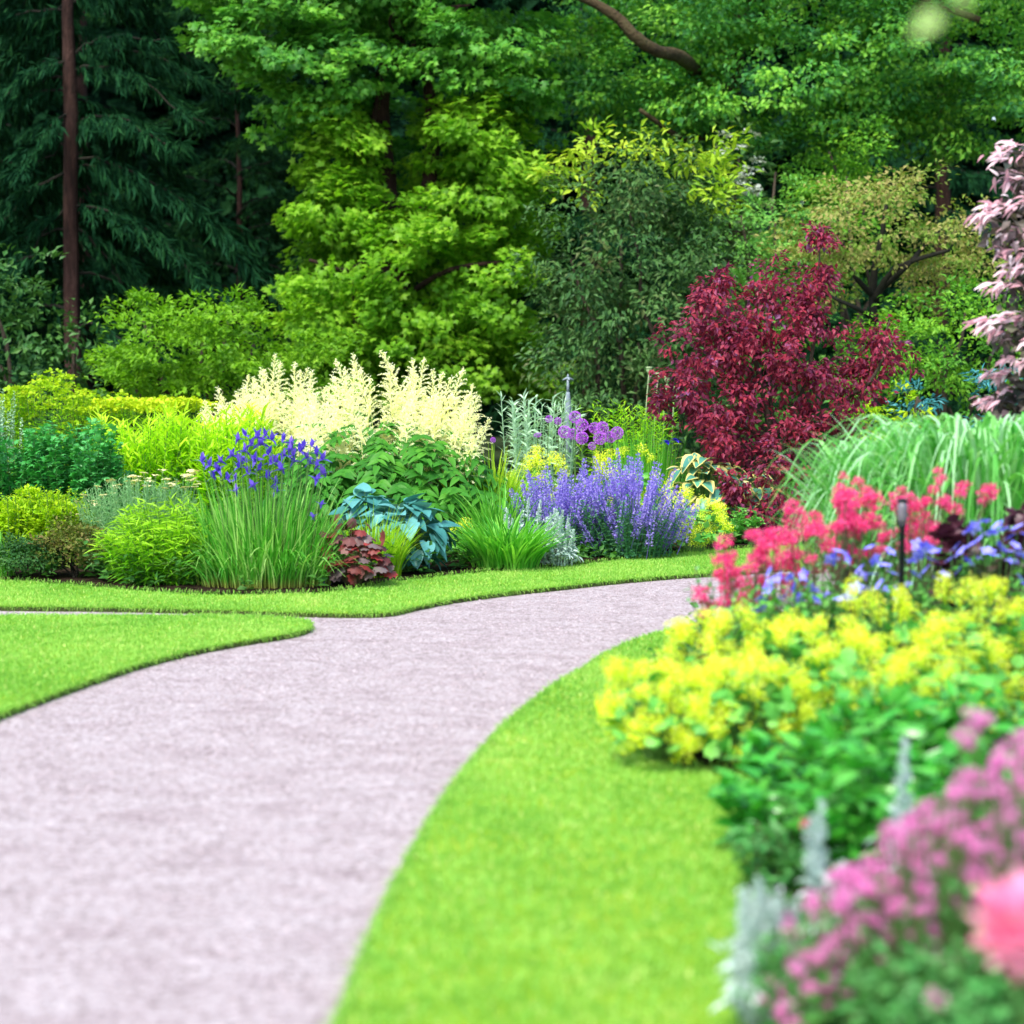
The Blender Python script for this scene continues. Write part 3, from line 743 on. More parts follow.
bush("white_flowering_shrub", "dark shrub dotted with white blossom, above the round evergreen's right shoulder", "shrub", [(742, 168, 34, 42, 31, .8), (720, 200, 30, 40, 31, .7), (745, 240, 44, 60, 31, .8), (740, 330, 50, 80, 31, .8)], 'rhodo', 2.6, .3, 26, .14, T_LEAF, width=.5, droop=.3, group="background shrubs",
     extra=("blossom", [(738, 138, 16, 10, 30.4, .2), (722, 150, 9, 6, 30.3, .2), (752, 166, 8, 7, 30.2, .2), (738, 180, 9, 6, 30.2, .2), (752, 190, 7, 5, 30.2, .2)], 'white_fl', (8, .09, 12, .045, T_ROUND)))
bush("shrub", "soft pale green shrub between the round evergreen and the bronze tree", "shrub", [(770, 235, 40, 50, 29.5, .9), (742, 225, 28, 40, 29.5, .7), (800, 215, 34, 34, 29.8, .7), (770, 300, 62, 50, 29.5, .9), (735, 290, 26, 50, 29.3, .6), (775, 370, 70, 60, 29.5, .9)], 'pale_shrub', 3.0, .28, 70, .07, width=.5, group="background shrubs")
bush("shrub", "tall yellow green shrub rising under the canopy behind the bronze tree", "shrub", [(850, 150, 34, 34, 31, .8), (815, 165, 28, 34, 31, .7), (870, 185, 30, 30, 30.8, .7), (840, 210, 60, 50, 31, .9), (845, 320, 80, 90, 31, .9)], 'mid_shrub', 2.8, .3, 66, .08, width=.5, group="background shrubs")
bush("bronze_tree", "small round headed tree with bronze green leaves and dark forked trunk", "tree",
     [(880, 215, 80, 42, 27, 1.1), (830, 245, 44, 40, 27, .9), (950, 240, 54, 36, 27, 1.0), (900, 188, 44, 20, 27, .7), (982, 270, 30, 40, 27, .8), (800, 268, 28, 30, 27, .6), (925, 285, 40, 26, 27.4, .7), (830, 290, 30, 24, 27.4, .6)], 'bronze', 3.6, .28, 58, .07, T_LEAF, .5, .3, width=.55, inner=.5, tilt=1.0,
     stem_mat='twig', limbs=[([(874, 440, 27), (874, 340, 27), (873, 290, 27), (876, 260, 27), (882, 235, 27), (886, 205, 27)], .06), ([(874, 300, 27), (890, 275, 26.8), (910, 262, 26.6), (950, 250, 26.6)], .05),
            ([(872, 295, 27), (858, 280, 26.8), (845, 262, 26.8), (832, 240, 26.8)], .04), ([(880, 290, 27), (905, 268, 26.6), (925, 245, 26.8), (945, 225, 27)], .04), ([(874, 320, 27), (860, 310, 26.6), (838, 300, 26.5), (810, 285, 26.5)], .035)])
bush("shrub", "loose mid green shrub filling the space under the bronze tree", "shrub", [(945, 345, 56, 46, 25.5, .9), (890, 350, 44, 40, 25.5, .8), (1000, 335, 44, 50, 25.5, .8), (950, 310, 40, 24, 25.5, .6), (930, 400, 90, 50, 25.5, .9), (1040, 370, 50, 70, 25.5, .9)], 'mid_shrub', 3.0, .28, 64, .072, width=.5, group="background shrubs")
bush("small_blue_conifer", "small turquoise blue conifer beside the red maple's right side", "conifer", [(922, 395, 18, 18, 23.5, .3), (912, 415, 22, 26, 23.5, .3)], 'blueleaf', 8, .13, 22, .09, T_RHOMB, width=.3, stems=3, group="low plants behind the silver grass")
bush("small_blue_conifer", "low turquoise conifer showing beneath the pink leaved tree", "conifer", [(995, 378, 24, 12, 22.5, .3), (1000, 420, 34, 40, 22.5, .3)], 'blueleaf', 8, .13, 22, .09, T_RHOMB, width=.3, stems=3, group="low plants behind the silver grass")
bush("lime_shrublet", "little yellow lime bush right of the red maple's foot", "shrub", [(893, 408, 24, 16, 23, .3), (880, 425, 24, 26, 23, .3), (905, 440, 30, 30, 23, .3)], 'spirea', 8, .13, 20, .08, width=.5, stems=3, group="low plants behind the silver grass")
# ================================================================== THE LEFT BORDER
BZ = .04
def spot(px, d, z=BZ): return np.array([XW(px, d), d, z])
def hgt(py, d, z=BZ): return ZW(py, d) - z
def radial(B, c=(0, 0)):
    return np.arctan2(B[:, 1] - c[1], B[:, 0] - c[0])
def leafy(ml, ms, B, h, lean, n, size, T, width=1.0, rise=.5, z0=.1, az=None, top=.55, jit=.3, r=.004, rnd=None):
    """upright stems set with leaves; returns the tips"""
    N = len(B)
    h = np.broadcast_to(np.asarray(h, float), (N,))
    if az is None: az = radial(B) + rng.normal(0, .5, N)
    d = np.stack([np.cos(az), np.sin(az), np.zeros(N)], -1) * np.broadcast_to(np.asarray(lean, float), (N,))[:, None]
    tip = B + d; tip[:, 2] = B[:, 2] + h
    if ms is not None: stalks(ms, B, tip, r)
    t = z0 + (1 - z0) * (np.arange(n) + rng.random((N, n))) / n
    P = B[:, None] + (tip - B)[:, None] * np.stack([t ** 1.4, t ** 1.4, t], -1)
    a = rng.random((N, 1)) * 6.28 + np.arange(n)[None] * 2.4
    D = np.stack([np.cos(a), np.sin(a), rise * (.3 + t * 1.3)], -1) + rng.normal(0, jit, (N, n, 3))
    sz = size * (1 - (1 - top) * t) * (.75 + .5 * rng.random((N, n)))
    rr = np.repeat(rng.random(N), n) * .4 + .6 * rng.random(N * n) if rnd is None else rnd(t).ravel()
    leaves(ml, P.reshape(-1, 3), D.reshape(-1, 3), np.array([0, 0, 1.0]) + rng.normal(0, .4, (N * n, 3)), sz.ravel(), T, width, np.clip(rr, 0, 1))
    return tip
def mound_of(mb, rx, ry, h, K, padR, n, size, T, width=.6, droop=.2, flat=.6, tilt=.7, low=-.2, amp=.12, jit=.5, inner=.72, c=(0, 0)):
    P, dd = dome(K, rx, ry, h, amp, low, inner)
    P[:, :2] += c
    P[:, 2] = np.maximum(P[:, 2], .02)
    pads(mb, P, padR, n, size, T, flat, droop, dd, tilt, width, jit)

# ---- low greenery between the plants
mb = MB(); n = 5200
P = np.c_[rng.uniform(-6, 6, n), 15.2 + 13 * rng.random(n) ** .9]
from_edge = inside(P, np.vstack([sf[::-1] + [0, .1], [[14, 24.5], [13, 32], [-13, 33], [-13, 20]]]))
P = P[from_edge & (np.abs(P[:, 0]) < P[:, 1] * .25 + .5)]; n = len(P)
hh = np.minimum(.30, .04 + .25 * rng.random(n))
leafy(mb, None, np.c_[P, np.full(n, BZ)], hh, .12, 9, .10, T_LEAF, .6, .3, .1, rng.random(n) * 6.28)
struct(mb.build("undergrowth", M['mid_dark']), "stuff")
# ---- back row, left
d = 23.0
o = thing("euphorbia", "flat topped yellow green euphorbia at the left edge, under the dull green bush", "euphorbia", spot(45, d))
ml, ms = MB(), MB()
B = disk(300, .72, .5); h = hgt(378, d) * (.74 + .26 * rng.random(300)) * (.95 + .06 * np.sin(B[:, 0] * 9 + 1) + .04 * np.sin(B[:, 0] * 23)) * (1 - .16 * (np.abs(B[:, 0]) / .72) ** 2)
tip = leafy(ml, ms, B, h, .12, 16, .10, T_LANCE, 1.2, .3, .25)
ms.build("stems", M['stem'], o); ml.build("foliage", M['limestem'], o)
mf = MB(); pads(mf, tip, .085, 16, .035, T_ROUND, .22, -.1, None, .2, .9); mf.build("flower_tops", M['euph'], o)
d = 22.6
o = thing("golden_spurge", "low flat golden topped plant just right of the tall euphorbia", "spurge", spot(150, d))
ml, ms = MB(), MB(); B = disk(150, .52, .35); h = hgt(399, d) * (.9 + .1 * rng.random(150))
tip = leafy(ml, ms, B, h, .1, 14, .1, T_LANCE, 1.2, .3, .25); ms.build("stems", M['stem'], o); ml.build("foliage", M['limestem'], o)
mf = MB(); pads(mf, tip, .085, 16, .035, T_ROUND, .25, -.1, None, .2, .9); mf.build("flower_tops", M['gold'], o)
d = 20.4
for px, rx, top, lab in ((150, .42, 412, "fresh lime stand of upright willowy stems left of the cream plumes"), (222, .42, 410, "fresh lime stand of upright stems in front of the cream plumes' left end")):
    o = thing("willowy_perennial", lab, "perennial", spot(px, d), "lime upright perennials")
    ml, ms = MB(), MB(); N = 170; B = disk(N, rx, .38); h = hgt(top, d) * (.70 + .32 * rng.random(N)) * (.96 + .08 * np.sin(B[:, 0] * 11))
    leafy(ml, ms, B, h, .06 + .1 * rng.random(N), 28, .13, T_LANCE, .95, .8, .15, top=.85, rnd=lambda t: np.clip(t * .7 + .35 * rng.random(t.shape), 0, 1))
    ms.build("stems", M['stem'], o, label=None); ml.build("foliage", M['limestem'], o)
d = 19.6
for px, rx, top, lab in ((14, .42, 424, "dark green leafy clump cut off by the left edge, above the yellow lime mound"), (75, .36, 416, "dark green clump of deeply cut leaves left of the pale yarrow")):
    o = thing("delphinium", lab, "perennial", spot(px, d), "dark cut leaved clumps")
    ml, ms = MB(), MB(); N = 70; B = disk(N, rx, .32); h = hgt(top, d) * (.62 + .4 * rng.random(N)) * (1 - .3 * (np.abs(B[:, 0]) / rx) ** 3)
    leafy(ml, ms, B, h, .12, 46, .10, T_MAPLE, .95, .25, .12, top=.6)
    ms.build("stems", M['stem'], o); ml.build("foliage", M['delph'], o)
d = 20.8
o = thing("white_spike_plant", "pale whitish flower spikes at the very left edge", "perennial", spot(-4, d))
ml, ms = MB(), MB(); B = disk(18, .18, .15); h = hgt(384, d) * (.75 + .25 * rng.random(18))
leafy(ml, ms, B, h, .06, 60, .035, T_ROUND, .9, .3, .45); ms.build("stems", M['stem'], o); ml.build("flowers", M['silver_st'], o)
d = 17.7
for px, rx, top, lab in ((18, .26, 487, "yellow lime mound cut by the left edge"), (56, .20, 486, "small yellow lime mound above the olive brown one")):
    o = thing("spirea", lab, "spirea", spot(px, d - .5), "yellow lime mounds")
    sb = MB(); B = disk(60, rx, .26)
    ml = MB(); leafy(ml, sb, B, hgt(top, d) * (.75 + .28 * rng.random(60)), .08, 40, .05, T_LEAF, .55, .5, .1); mound_of(ml, rx * 1.15, .28, hgt(top, d) * .93, 170, .06, 22, .04, T_LEAF, .55, -.3); sb.build("stems", M['stem'], o); ml.build("foliage", M['spirea'], o)
d = 16.15
for px, rx, top, bt, lab, mt in ((26, .20, 540, 0, "dark low bush beside the turf at the left edge", 'yewbush'), (72, .25, 524, 0, "olive brown low bush with reddish young leaves", 'brownlow')):
    o = thing("low_shrub", lab, "shrub", spot(px, d), "low dark bushes along the turf")
    sb = MB()
    for i in range(7): branch(sb, [rng.normal(0, .05), rng.normal(0, .05), 0], [rng.normal(0, rx * .6), rng.normal(0, .12), .3], .008, .003)
    sb.build("stems", M['twig'], o)
    ml = MB(); mound_of(ml, rx, .24, hgt(top, d), 110, .085, 24, .035, T_LEAF, .5); ml.build("foliage", M[mt], o)

# ---- yarrow
d = 16.7
o = thing("yarrow", "grey green feathery yarrow with flat pale yellow flower heads", "yarrow", spot(138, d))
ml, ms = MB(), MB(); N = 170; B = disk(N, .38, .3)
leafy(ml, ms, B, hgt(470, d) * (.75 + .2 * rng.random(N)) * (1 - .25 * (np.abs(B[:, 0]) / .38) ** 2), .1, 40, .07, T_LEAF, .16, .7, .02, top=.5)
u = MB(); a = rng.random(60) * 6.28; rr = rng.random(60) ** .5 * .5
pt = np.stack([np.cos(a) * rr, np.sin(a) * rr, .03 - .2 * rr ** 2], -1)
leaves(u, pt, sph(60) * [1, 1, .2], np.tile([0, 0, 1.], (60, 1)), .2, T_ROUND, .9); 
for q in pt[::6]: stalks(u, [[0, 0, -.4]], [q], .012, rnd=.3)
um = u.mesh("flat_flower_head", M['umbel'])
for i in range(54):
    x = rng.uniform(-.46, .46); y = rng.uniform(-.28, .28)
    z = hgt(466, d) * (1 - .28 * (max(0, -x - .02) / .44) ** 1.3 - .05 * abs(x)) - .02 - .12 * rng.random() - (.18 if rng.random() < .15 else 0)
    stalks(ms, [[x * .75, y, 0]], [[x, y, z]], .003)
    put("flower_head", um, o, (x, y, z), (rng.normal(0, .12), rng.normal(0, .12), rng.random() * 6), .045 + .03 * rng.random())
ms.build("stems", M['greygreen'], o); ml.build("foliage", M['greygreen'], o)
# ---- bright mound beside the iris
d = 15.75
o = thing("willow_leaf_mound", "bright green mound of narrow leaves between the yarrow and the blue iris", "perennial", spot(166, d))
ml, ms = MB(), MB(); N = 230; B = disk(N, .30, .25); az = radial(B) + rng.normal(0, .35, N)
q = np.linalg.norm(B[:, :2] / [.30, .25], axis=1)
leafy(ml, ms, B, hgt(500, d) * (1.0 - .5 * q ** 2.2) * (.85 + .2 * rng.random(N)), .05 + .16 * q, 26, .1, T_LANCE, .6, .25, .05, az, top=.9,
      rnd=lambda t: np.clip(t * .75 + .3 * rng.random(t.shape), 0, 1))
ms.build("stems", M['stem'], o); ml.build("foliage", M['limemound'], o)

# ---- the blue iris
def iris_flower():
    m = MB(); 
    pet = t_grid(3, 5, .62, .1, .9, heart=0); std = t_grid(2, 4, .55, .3, .1, heart=0)
    for k in range(3):
        a = k * 2.094
        leaves(m, [[0, 0, 0]], [[math.cos(a), math.sin(a), .55]], [[0, 0, 1.]], .62, pet, 1.0, np.array([.35 + .2 * rng.random()]))
        a += 1.047
        leaves(m, [[0, 0, .02]], [[.4 * math.cos(a), .4 * math.sin(a), 1]], [[-math.cos(a), -math.sin(a), .4]], .82, std, 1.0, np.array([.1 + .9 * rng.random()]))
    return m.mesh("iris_flower", M['iris_fl'], True)
IF = [iris_flower() for _ in range(4)]
d = 15.55
o = thing("iris_clump", "tall clump of grassy leaves topped with violet blue iris flowers", "iris", spot(263, d))
ml, ms = MB(), MB(); N = 760; B = disk(N, .40, .27); az = radial(B) + rng.normal(0, .55, N)
q = np.linalg.norm(B[:, :2] / [.40, .27], axis=1)
blades(ml, B, (.5 + .36 * rng.random(N)) * (1.02 - .22 * q ** 2), az, .04 + .26 * q * rng.random(N) + .06 * rng.random(N), .011 + .006 * rng.random(N), .02 + .5 * rng.random(N) ** 4, 7, tip=.1, mid=.3)
N = 420; B = disk(N, .46, .3, .25); az = radial(B) + rng.normal(0, .5, N)
blades(ml, B, .28 + .3 * rng.random(N), az, .12 + .30 * rng.random(N), .012, .25 + .55 * rng.random(N), 8, tip=.1, mid=.3)
ml.build("foliage", M['iris_leaf'], o)
fl = [(201, 462), (209, 466), (219, 470), (213, 478), (224, 462), (231, 456), (237, 468), (228, 480), (236, 480), (240, 440), (246, 452), (252, 446), (258, 438), (262, 444), (256, 460), (268, 455), (271, 464), (262, 470), (250, 474), (270, 478), (278, 484), (276, 462), (283, 440), (289, 450), (284, 456), (294, 456), (300, 452), (296, 462), (306, 458), (312, 446), (315, 454), (311, 464), (319, 466), (322, 460), (317, 480), (325, 474), (276, 492), (252, 486), (248, 462), (265, 436), (242, 462), (281, 470), (302, 448), (291, 444), (234, 492), (246, 436), (273, 440)]
for k, (px, py) in enumerate(fl):
    px += rng.normal(0, 1.2)
    dy = rng.uniform(-.26, .26)
    P = W(px, py, d + dy) - np.array([o.location.x, d, BZ])
    b = np.array([P[0] * .72 + rng.normal(0, .03), P[1] * .8, 0])
    stalks(ms, [b], [P], .005, rnd=rng.random())
    put("flower", IF[k % 4], o, P, (rng.normal(0, .3), rng.normal(0, .3), rng.random() * 6), .066 + .026 * rng.random())
for px, py, dy in ((320, 505, -.3), (314, 517, -.32)):
    P = W(px, py, d + dy) - np.array([o.location.x, d, BZ]); stalks(ms, [[P[0] * .8, -.2, 0]], [P], .0035)
    put("flower", IF[0], o, P, (.8, .3, rng.random() * 6), .055)
ms.build("stems", M['stem'], o)
o = thing("fallen_petal_flower", "single small violet flower lying at the turf edge below the iris", "flower", spot(325, 15.55, .05))
ms = MB(); stalks(ms, [[0, .06, -.01]], [[0, 0, .015]], .003); ms.build("stem", M['stem'], o)
put("flower", IF[1], o, (0, 0, .015), (.4, .2, 0), .05)

# ---- goatsbeard
def plume():
    m = MB()
    t = np.linspace(0, 1, 9); ax = np.stack([.10 * t ** 2, 0 * t, t], -1)
    stalks(m, [[0, 0, 0]], [[.2, 0, .98]], .012, rnd=.1)
    for k in range(26):
        s = .05 + .93 * (k / 26); p = np.array([.20 * s ** 2, 0, s - .03 * s ** 3]); a = k * 2.4
        L = .40 * (1 - s) ** .85 + .05
        dd = np.array([math.cos(a), math.sin(a), .38 + .9 * s]); dd /= np.linalg.norm(dd)
        n = int(10 + L * 190); u = rng.random(n) * .95 + .05
        P = p + dd * (L * u)[:, None]; P[:, 2] -= .22 * L * u ** 2
        leaves(m, P, sph(n) + dd * .35, sph(n), .020 + .016 * rng.random(n), T_RHOMB, .36, np.clip(.25 + .7 * rng.random(n), 0, 1))
    n = 24; leaves(m, np.c_[.19 + rng.normal(0, .012, n), rng.normal(0, .012, n), .9 + .12 * rng.random(n)], sph(n), sph(n), .05, T_RHOMB, .4)
    return m.mesh("plume", M['plume'])
PL = [plume() for _ in range(4)]
for px, rx, d, tops, lab in ((262, .6, 21.6, [(209, 392), (214, 400), (226, 397), (243, 376), (252, 371), (247, 384), (262, 380), (272, 372), (283, 357), (290, 366), (296, 372), (305, 366), (315, 372), (238, 395), (220, 410), (232, 408), (322, 374), (268, 388), (318, 384), (328, 390), (312, 396)], "cream plumed goatsbeard standing behind the blue iris"),
                             (394, .82, 19.0, [(345, 358), (352, 372), (366, 366), (372, 360), (383, 366), (394, 372), (402, 362), (412, 374), (424, 372), (433, 362), (441, 372), (452, 378), (462, 384), (474, 376), (482, 388), (487, 402), (360, 380), (335, 372), (325, 384), (418, 384), (322, 380), (328, 366), (318, 392), (334, 392), (326, 404), (340, 398)], "tall goatsbeard with cream plumes over dark foliage, above the blue hosta")):
    o = thing("goatsbeard", lab, "goatsbeard", spot(px, d), "cream plumed goatsbeards")
    base = np.array([o.location.x, d, BZ])
    ms = MB(); ml = MB()
    tp = [(x, y, rng.uniform(-.25, .3)) for x, y in tops]
    hw = rx * F / d * 1.1
    for k in range(72):
        x = px + rng.uniform(-hw, hw); e = abs(x - px) / hw
        tp.append((x, 388 + 14 * e * e + rng.random() * 48, rng.uniform(-.55, .35)))
    for k, (x, y, dy) in enumerate(tp):
        P = W(x, y, d + dy) - base
        L = (.36 + .18 * rng.random())
        tl = np.array([np.clip(P[0] * .8, -.7, .7) + rng.normal(0, .24), rng.normal(0, .08), 1.0])
        if y > 410: tl[1] -= .3
        tl /= np.linalg.norm(tl)
        b = P - tl * L
        stalks(ms, [[b[0] * .5, b[1] * .5, 0]], [b], .006)
        q = Vector(tl).to_track_quat('Z', 'X').to_euler()
        put("plume", PL[k % 4], o, b, q, (L * 1.05, L * 1.05, L))
    ms.build("stems", M['stem'], o)
    N = 620
    P, dd = dome(N, rx * (.98 if px > 300 else .7), .95 if px > 300 else .5, hgt(432, d), .1, -.75, .66, zc=.45)
    P[:, 2] = np.maximum(P[:, 2], .04)
    # compound leaves: leaflets set in pairs along a drooping rib
    for p, q in zip(P, dd):
        D = np.array([q[0], q[1] - .25, -.15 + .3 * rng.random()]) + rng.normal(0, .25, 3); D /= np.linalg.norm(D)
        s = np.cross(D, [0, 0, 1.]); s /= np.linalg.norm(s); L = .2 + .09 * rng.random()
        t = np.repeat(np.array([.25, .5, .75]), 2); sg = np.tile([-1, 1], 3)
        pp = p + D * (t * L)[:, None]; pp[:, 2] -= .12 * t ** 2
        DD = D * .6 + s * sg[:, None] - [0, 0, .35]
        tipP = p + D * L; tipP[2] -= .12
        leaves(ml, np.vstack([pp, tipP]), np.vstack([DD, D - [0, 0, .5]]), np.tile([q[0] * .4, q[1] * .4 - .3, 1.0], (7, 1)) + rng.normal(0, .2, (7, 3)), .095 + .035 * rng.random(7), T_BROAD, .95, np.clip(rng.random() * .6 + .4 * rng.random(7), 0, 1))
    ml.build("foliage", M['arunc'], o)

# ---- hostas, heuchera, sedge
def hosta(label, px, d, rx, top, n, size, mat, T=T_HOSTA, group="hostas", ry=None, width=.95):
    o = thing("hosta", label, "hosta", spot(px, d), group)
    ry = ry or rx * .8; h = hgt(top, d)
    ml, ms = MB(), MB()
    P, dd = dome(n, rx, ry, h, .1, -.8, .72, zc=.5)
    P[:, 2] = np.clip(P[:, 2], .07, None)
    D = dd * [1, 1, 0]; D = nrm(D + 1e-3) * (.75 + .3 * (dd[:, 2:3] < .4)); D[:, 2] = .28 - .85 * (1 - np.clip(dd[:, 2], 0, 1)) 
    D += rng.normal(0, .3, D.shape)
    U = dd * .8 + [0, -.1, .8] + rng.normal(0, .15, D.shape)
    sz = size * (.75 + .45 * rng.random(len(P)))
    leaves(ml, P - nrm(D) * sz[:, None] * .45, D, U, sz, T, width)
    stalks(ms, np.c_[P[:, :2] * .15, np.zeros(len(P))], P - nrm(D) * sz[:, None] * .45, .005)
    ms.build("stems", M['stem'], o); ml.build("foliage", M[mat], o, True)
hosta("blue leaved hosta spilling over the turf in tiers beside the red heuchera", 402, 16.55, .36, 500, 150, .145, 'hosta')
hosta("blue hosta with upturned leaves directly behind the lime tuft and red heuchera", 366, 17.3, .27, 484, 50, .17, 'hosta')
o = thing("heuchera", "red and bronze leaved heuchera at the iris clump's right foot", "heuchera", spot(352, 15.6))
ml, ms = MB(), MB(); P, dd = dome(120, .22, .16, .42, .12, -.6, .75); P[:, 2] = np.maximum(P[:, 2], .04)
D = dd * [1, 1, 0] + rng.normal(0, .3, dd.shape) + [0, -.3, -.35]
leaves(ml, P, D, dd + [0, -.3, .5] + rng.normal(0, .25, dd.shape), .075 + .035 * rng.random(len(P)), T_LOBE, 1.0); stalks(ms, np.c_[P[:, :2] * .2, np.zeros(len(P))], P, .003)
ms.build("stems", M['stem_red'], o); ml.build("foliage", M['heuch'], o)
def tuft(name, label, cat, px, d, rx, ry, n, h, lean, wd, mat, droop=.3, group=None, tip=.08, nseg=7):
    o = thing(name, label, cat, spot(px, d), group)
    B = disk(n, rx, ry); az = radial(B) + rng.normal(0, .5, n); q = np.linalg.norm(B[:, :2] / [rx, ry], axis=1)
    ml = MB(); blades(ml, B, h * (.6 + .45 * rng.random(n)) * (1.05 - .25 * q), az, lean * (.25 + .8 * q * rng.random(n) + .2 * rng.random(n)), wd * (.7 + .5 * rng.random(n)), droop * rng.random(n) ** .8, nseg, tip=tip)
    ml.build("foliage", M[mat], o); return o
o = tuft("sedge", "small yellow lime tuft between the red heuchera and the blue hosta", "sedge", 372, 16.2, .2, .15, 620, hgt(496, 16.2), .24, .009, 'limegr', .45)
tuft("sedge", "yellow lime grassy clump rising right of the goatsbeard foliage", "sedge", 492, 18.9, .2, .2, 420, hgt(428, 18.9), .36, .016, 'limegr', .35)
tuft("daylily", "arching green daylily leaves between the blue hosta and the silver spikes", "daylily", 505, 16.95, .25, .2, 460, .50, .44, .02, 'dayl', .35, "green strap leaved clumps")
tuft("daylily", "taller green strap leaves behind the daylily, left of the catmint", "daylily", 500, 18.0, .2, .2, 260, .74, .34, .018, 'dayl', .35, "green strap leaved clumps")
tuft("grass_clump", "upright blue green grass between the alliums and the red maple", "grass", 642, 20.6, .34, .25, 420, hgt(412, 20.6), .14, .014, 'dayl', .1)
tuft("grass_clump", "small grassy tuft at the left edge on the turf side of the dark low bush", "grass", -2, 16.2, .1, .1, 60, .42, .2, .012, 'dayl', .3)

# ---- lady's mantle
def spray(n=100, r=.62, sz=.18):
    m = MB(); P = ball(n, .45) * [r, r, r * .8]; P[:, 2] += .3
    leaves(m, P, sph(n), sph(n) + [0, 0, .5], sz * (.7 + .6 * rng.random(n)), T_STAR, 1.0, np.clip(.2 + .8 * rng.random(n), 0, 1))
    for q in P[::7]: stalks(m, [[0, 0, -.5]], [q], .01, 2, rnd=0)
    return m.mesh("flower_spray", M['alch'])
SP = [spray() for _ in range(4)]
def mantle(label, px, d, rx, ry, h, n, s, bz=BZ, lf=70, ls=.1, group="lady's mantle", low=-.7):
    o = thing("ladys_mantle", label, "lady's mantle", spot(px, d, bz), group)
    ml = MB(); P, dd = dome(lf, rx * .92, ry * .92, h * .84, .1, -.5, .7); P[:, 2] = np.maximum(P[:, 2], .03)
    D = dd * [1, 1, 0] + rng.normal(0, .4, dd.shape) + [0, 0, -.2]
    leaves(ml, P, D, dd * .7 + [0, 0, .6] + rng.normal(0, .3, dd.shape), ls * (.5 + .5 * rng.random(len(P))), T_LOBE, 1.05)
    ms = MB(); P, dd = dome(n, rx, ry, h, .12, low, .84)
    for k, (p, q) in enumerate(zip(P, dd)):
        p[2] = max(p[2], .04)
        put("flower_spray", SP[k % 4], o, p, Vector(q * [1, 1, .6] + [0, 0, .8]).to_track_quat('Z', 'X').to_euler(), s * (.8 + .6 * rng.random()))
    stalks(ms, np.c_[P[:, :2] * .3, np.zeros(len(P))], P, .003)
    ms.build("stems", M['stem'], o); ml.build("foliage", M['alch_leaf'], o)
    return o
mantle("yellow green lady's mantle on the turf just right of the catmint", 692, 18.4, .30, .28, hgt(497, 18.4), 80, .075)
mantle("yellow frothy lady's mantle behind the left half of the catmint", 540, 19.7, .28, .24, hgt(447, 19.7), 55, .085)
mantle("yellow lady's mantle between the alliums and the variegated hosta", 625, 19.8, .36, .24, hgt(446, 19.8), 70, .085)
mantle("little lime flowered plant at the daylily's left foot", 462, 17.3, .1, .1, .3, 16, .06, lf=24, ls=.06)

# ---- catmint
def spike(n=110, mat='catm', floret=.075, r=.055):
    m = MB(); stalks(m, [[0, 0, -.35]], [[.02, 0, 1]], .012, rnd=0)
    k = rng.integers(0, 9, n); z = np.clip(k / 9 + rng.normal(0, .03, n) + .04, 0, 1.02); a = rng.random(n) * 6.28
    rr = r * (1.1 - .75 * z)
    P = np.stack([np.cos(a) * rr, np.sin(a) * rr, z], -1)
    leaves(m, P, np.stack([np.cos(a), np.sin(a), .5 + 0 * a], -1) + rng.normal(0, .3, (n, 3)), sph(n), floret * (1.2 - .6 * z), T_RHOMB, .75)
    return m
CS = [spike().mesh("flower_spike", M['catm']) for _ in range(3)]
for px, d, rx, top, n, lab in ((560, 18.05, .42, 464, 90, "lavender blue catmint, its spikes leaning left towards the silver spikes"), (628, 17.95, .45, 456, 98, "lavender blue catmint drift directly below the purple allium balls")):
    o = thing("catmint", lab, "catmint", spot(px, d), "lavender blue catmint")
    ml, ms = MB(), MB(); h = hgt(top, d)
    B = disk(120, rx * .75, .3); leafy(ml, ms, B, h * .62 * (.6 + .45 * rng.random(120)), .16, 26, .05, T_LEAF, .55, .3, .03)
    for k in range(n):
        P, dd = dome(1, rx * 1.12, .42, h * .98, .06, -.05, .72, zc=.40)
        while len(P) == 0: P, dd = dome(1, rx * 1.12, .42, h * .98, .06, -.05, .72, zc=.40)
        p = P[0]; L = .24 + .12 * rng.random()
        t = np.array([p[0] * 1.15 + rng.normal(0, .1), p[1] * .8 - .08 + rng.normal(0, .08), 1.0]); t /= np.linalg.norm(t)
        b = p - t * L * .8
        stalks(ms, [[b[0] * .4, b[1] * .4, 0]], [b], .003)
        put("flower_spike", CS[k % 3], o, b, Vector(t).to_track_quat('Z', 'X').to_euler(), (L * .95, L * .95, L))
    ms.build("stems", M['catm_leaf'], o); ml.build("foliage", M['catm_leaf'], o)

# ---- silver lamb's ear spikes by the turf
def silver_plant(label, px, d, rx, ry, h, n, leafn, ls, group=None, bz=BZ, L=(.25, .2), lens=.06, tops=None):
    o = thing("lambs_ear", label, "lamb's ear", spot(px, d, bz), group)
    ml, ms = MB(), MB()
    mound_of(ml, rx, ry, h * .5, leafn, .06, 6, ls, T_BROAD, .9, .3, .8, .6)
    for k in range(n):
        m = SS[k % 3]
        p = disk(1, rx * .9, ry * .9)[0]; hh = h * (.4 + .6 * rng.random() ** 1.3) * (1 - .3 * (p[0] / rx) ** 2); l = L[0] + L[1] * rng.random()
        t = np.array([p[0] * .5 + rng.normal(0, .08), p[1] * .4 + rng.normal(0, .08), 1]); t /= np.linalg.norm(t)
        b = np.array([p[0], p[1], 0]) + t * max(.02, hh - l)
        stalks(ms, [[p[0] * .7, p[1] * .7, 0]], [b], .006)
        put("flower_spike", m, o, b, Vector(t).to_track_quat('Z', 'X').to_euler(), (l * 1.1, l * 1.1, l))
    ms.build("stems", M['silver'], o); ml.build("foliage", M['silver'], o)
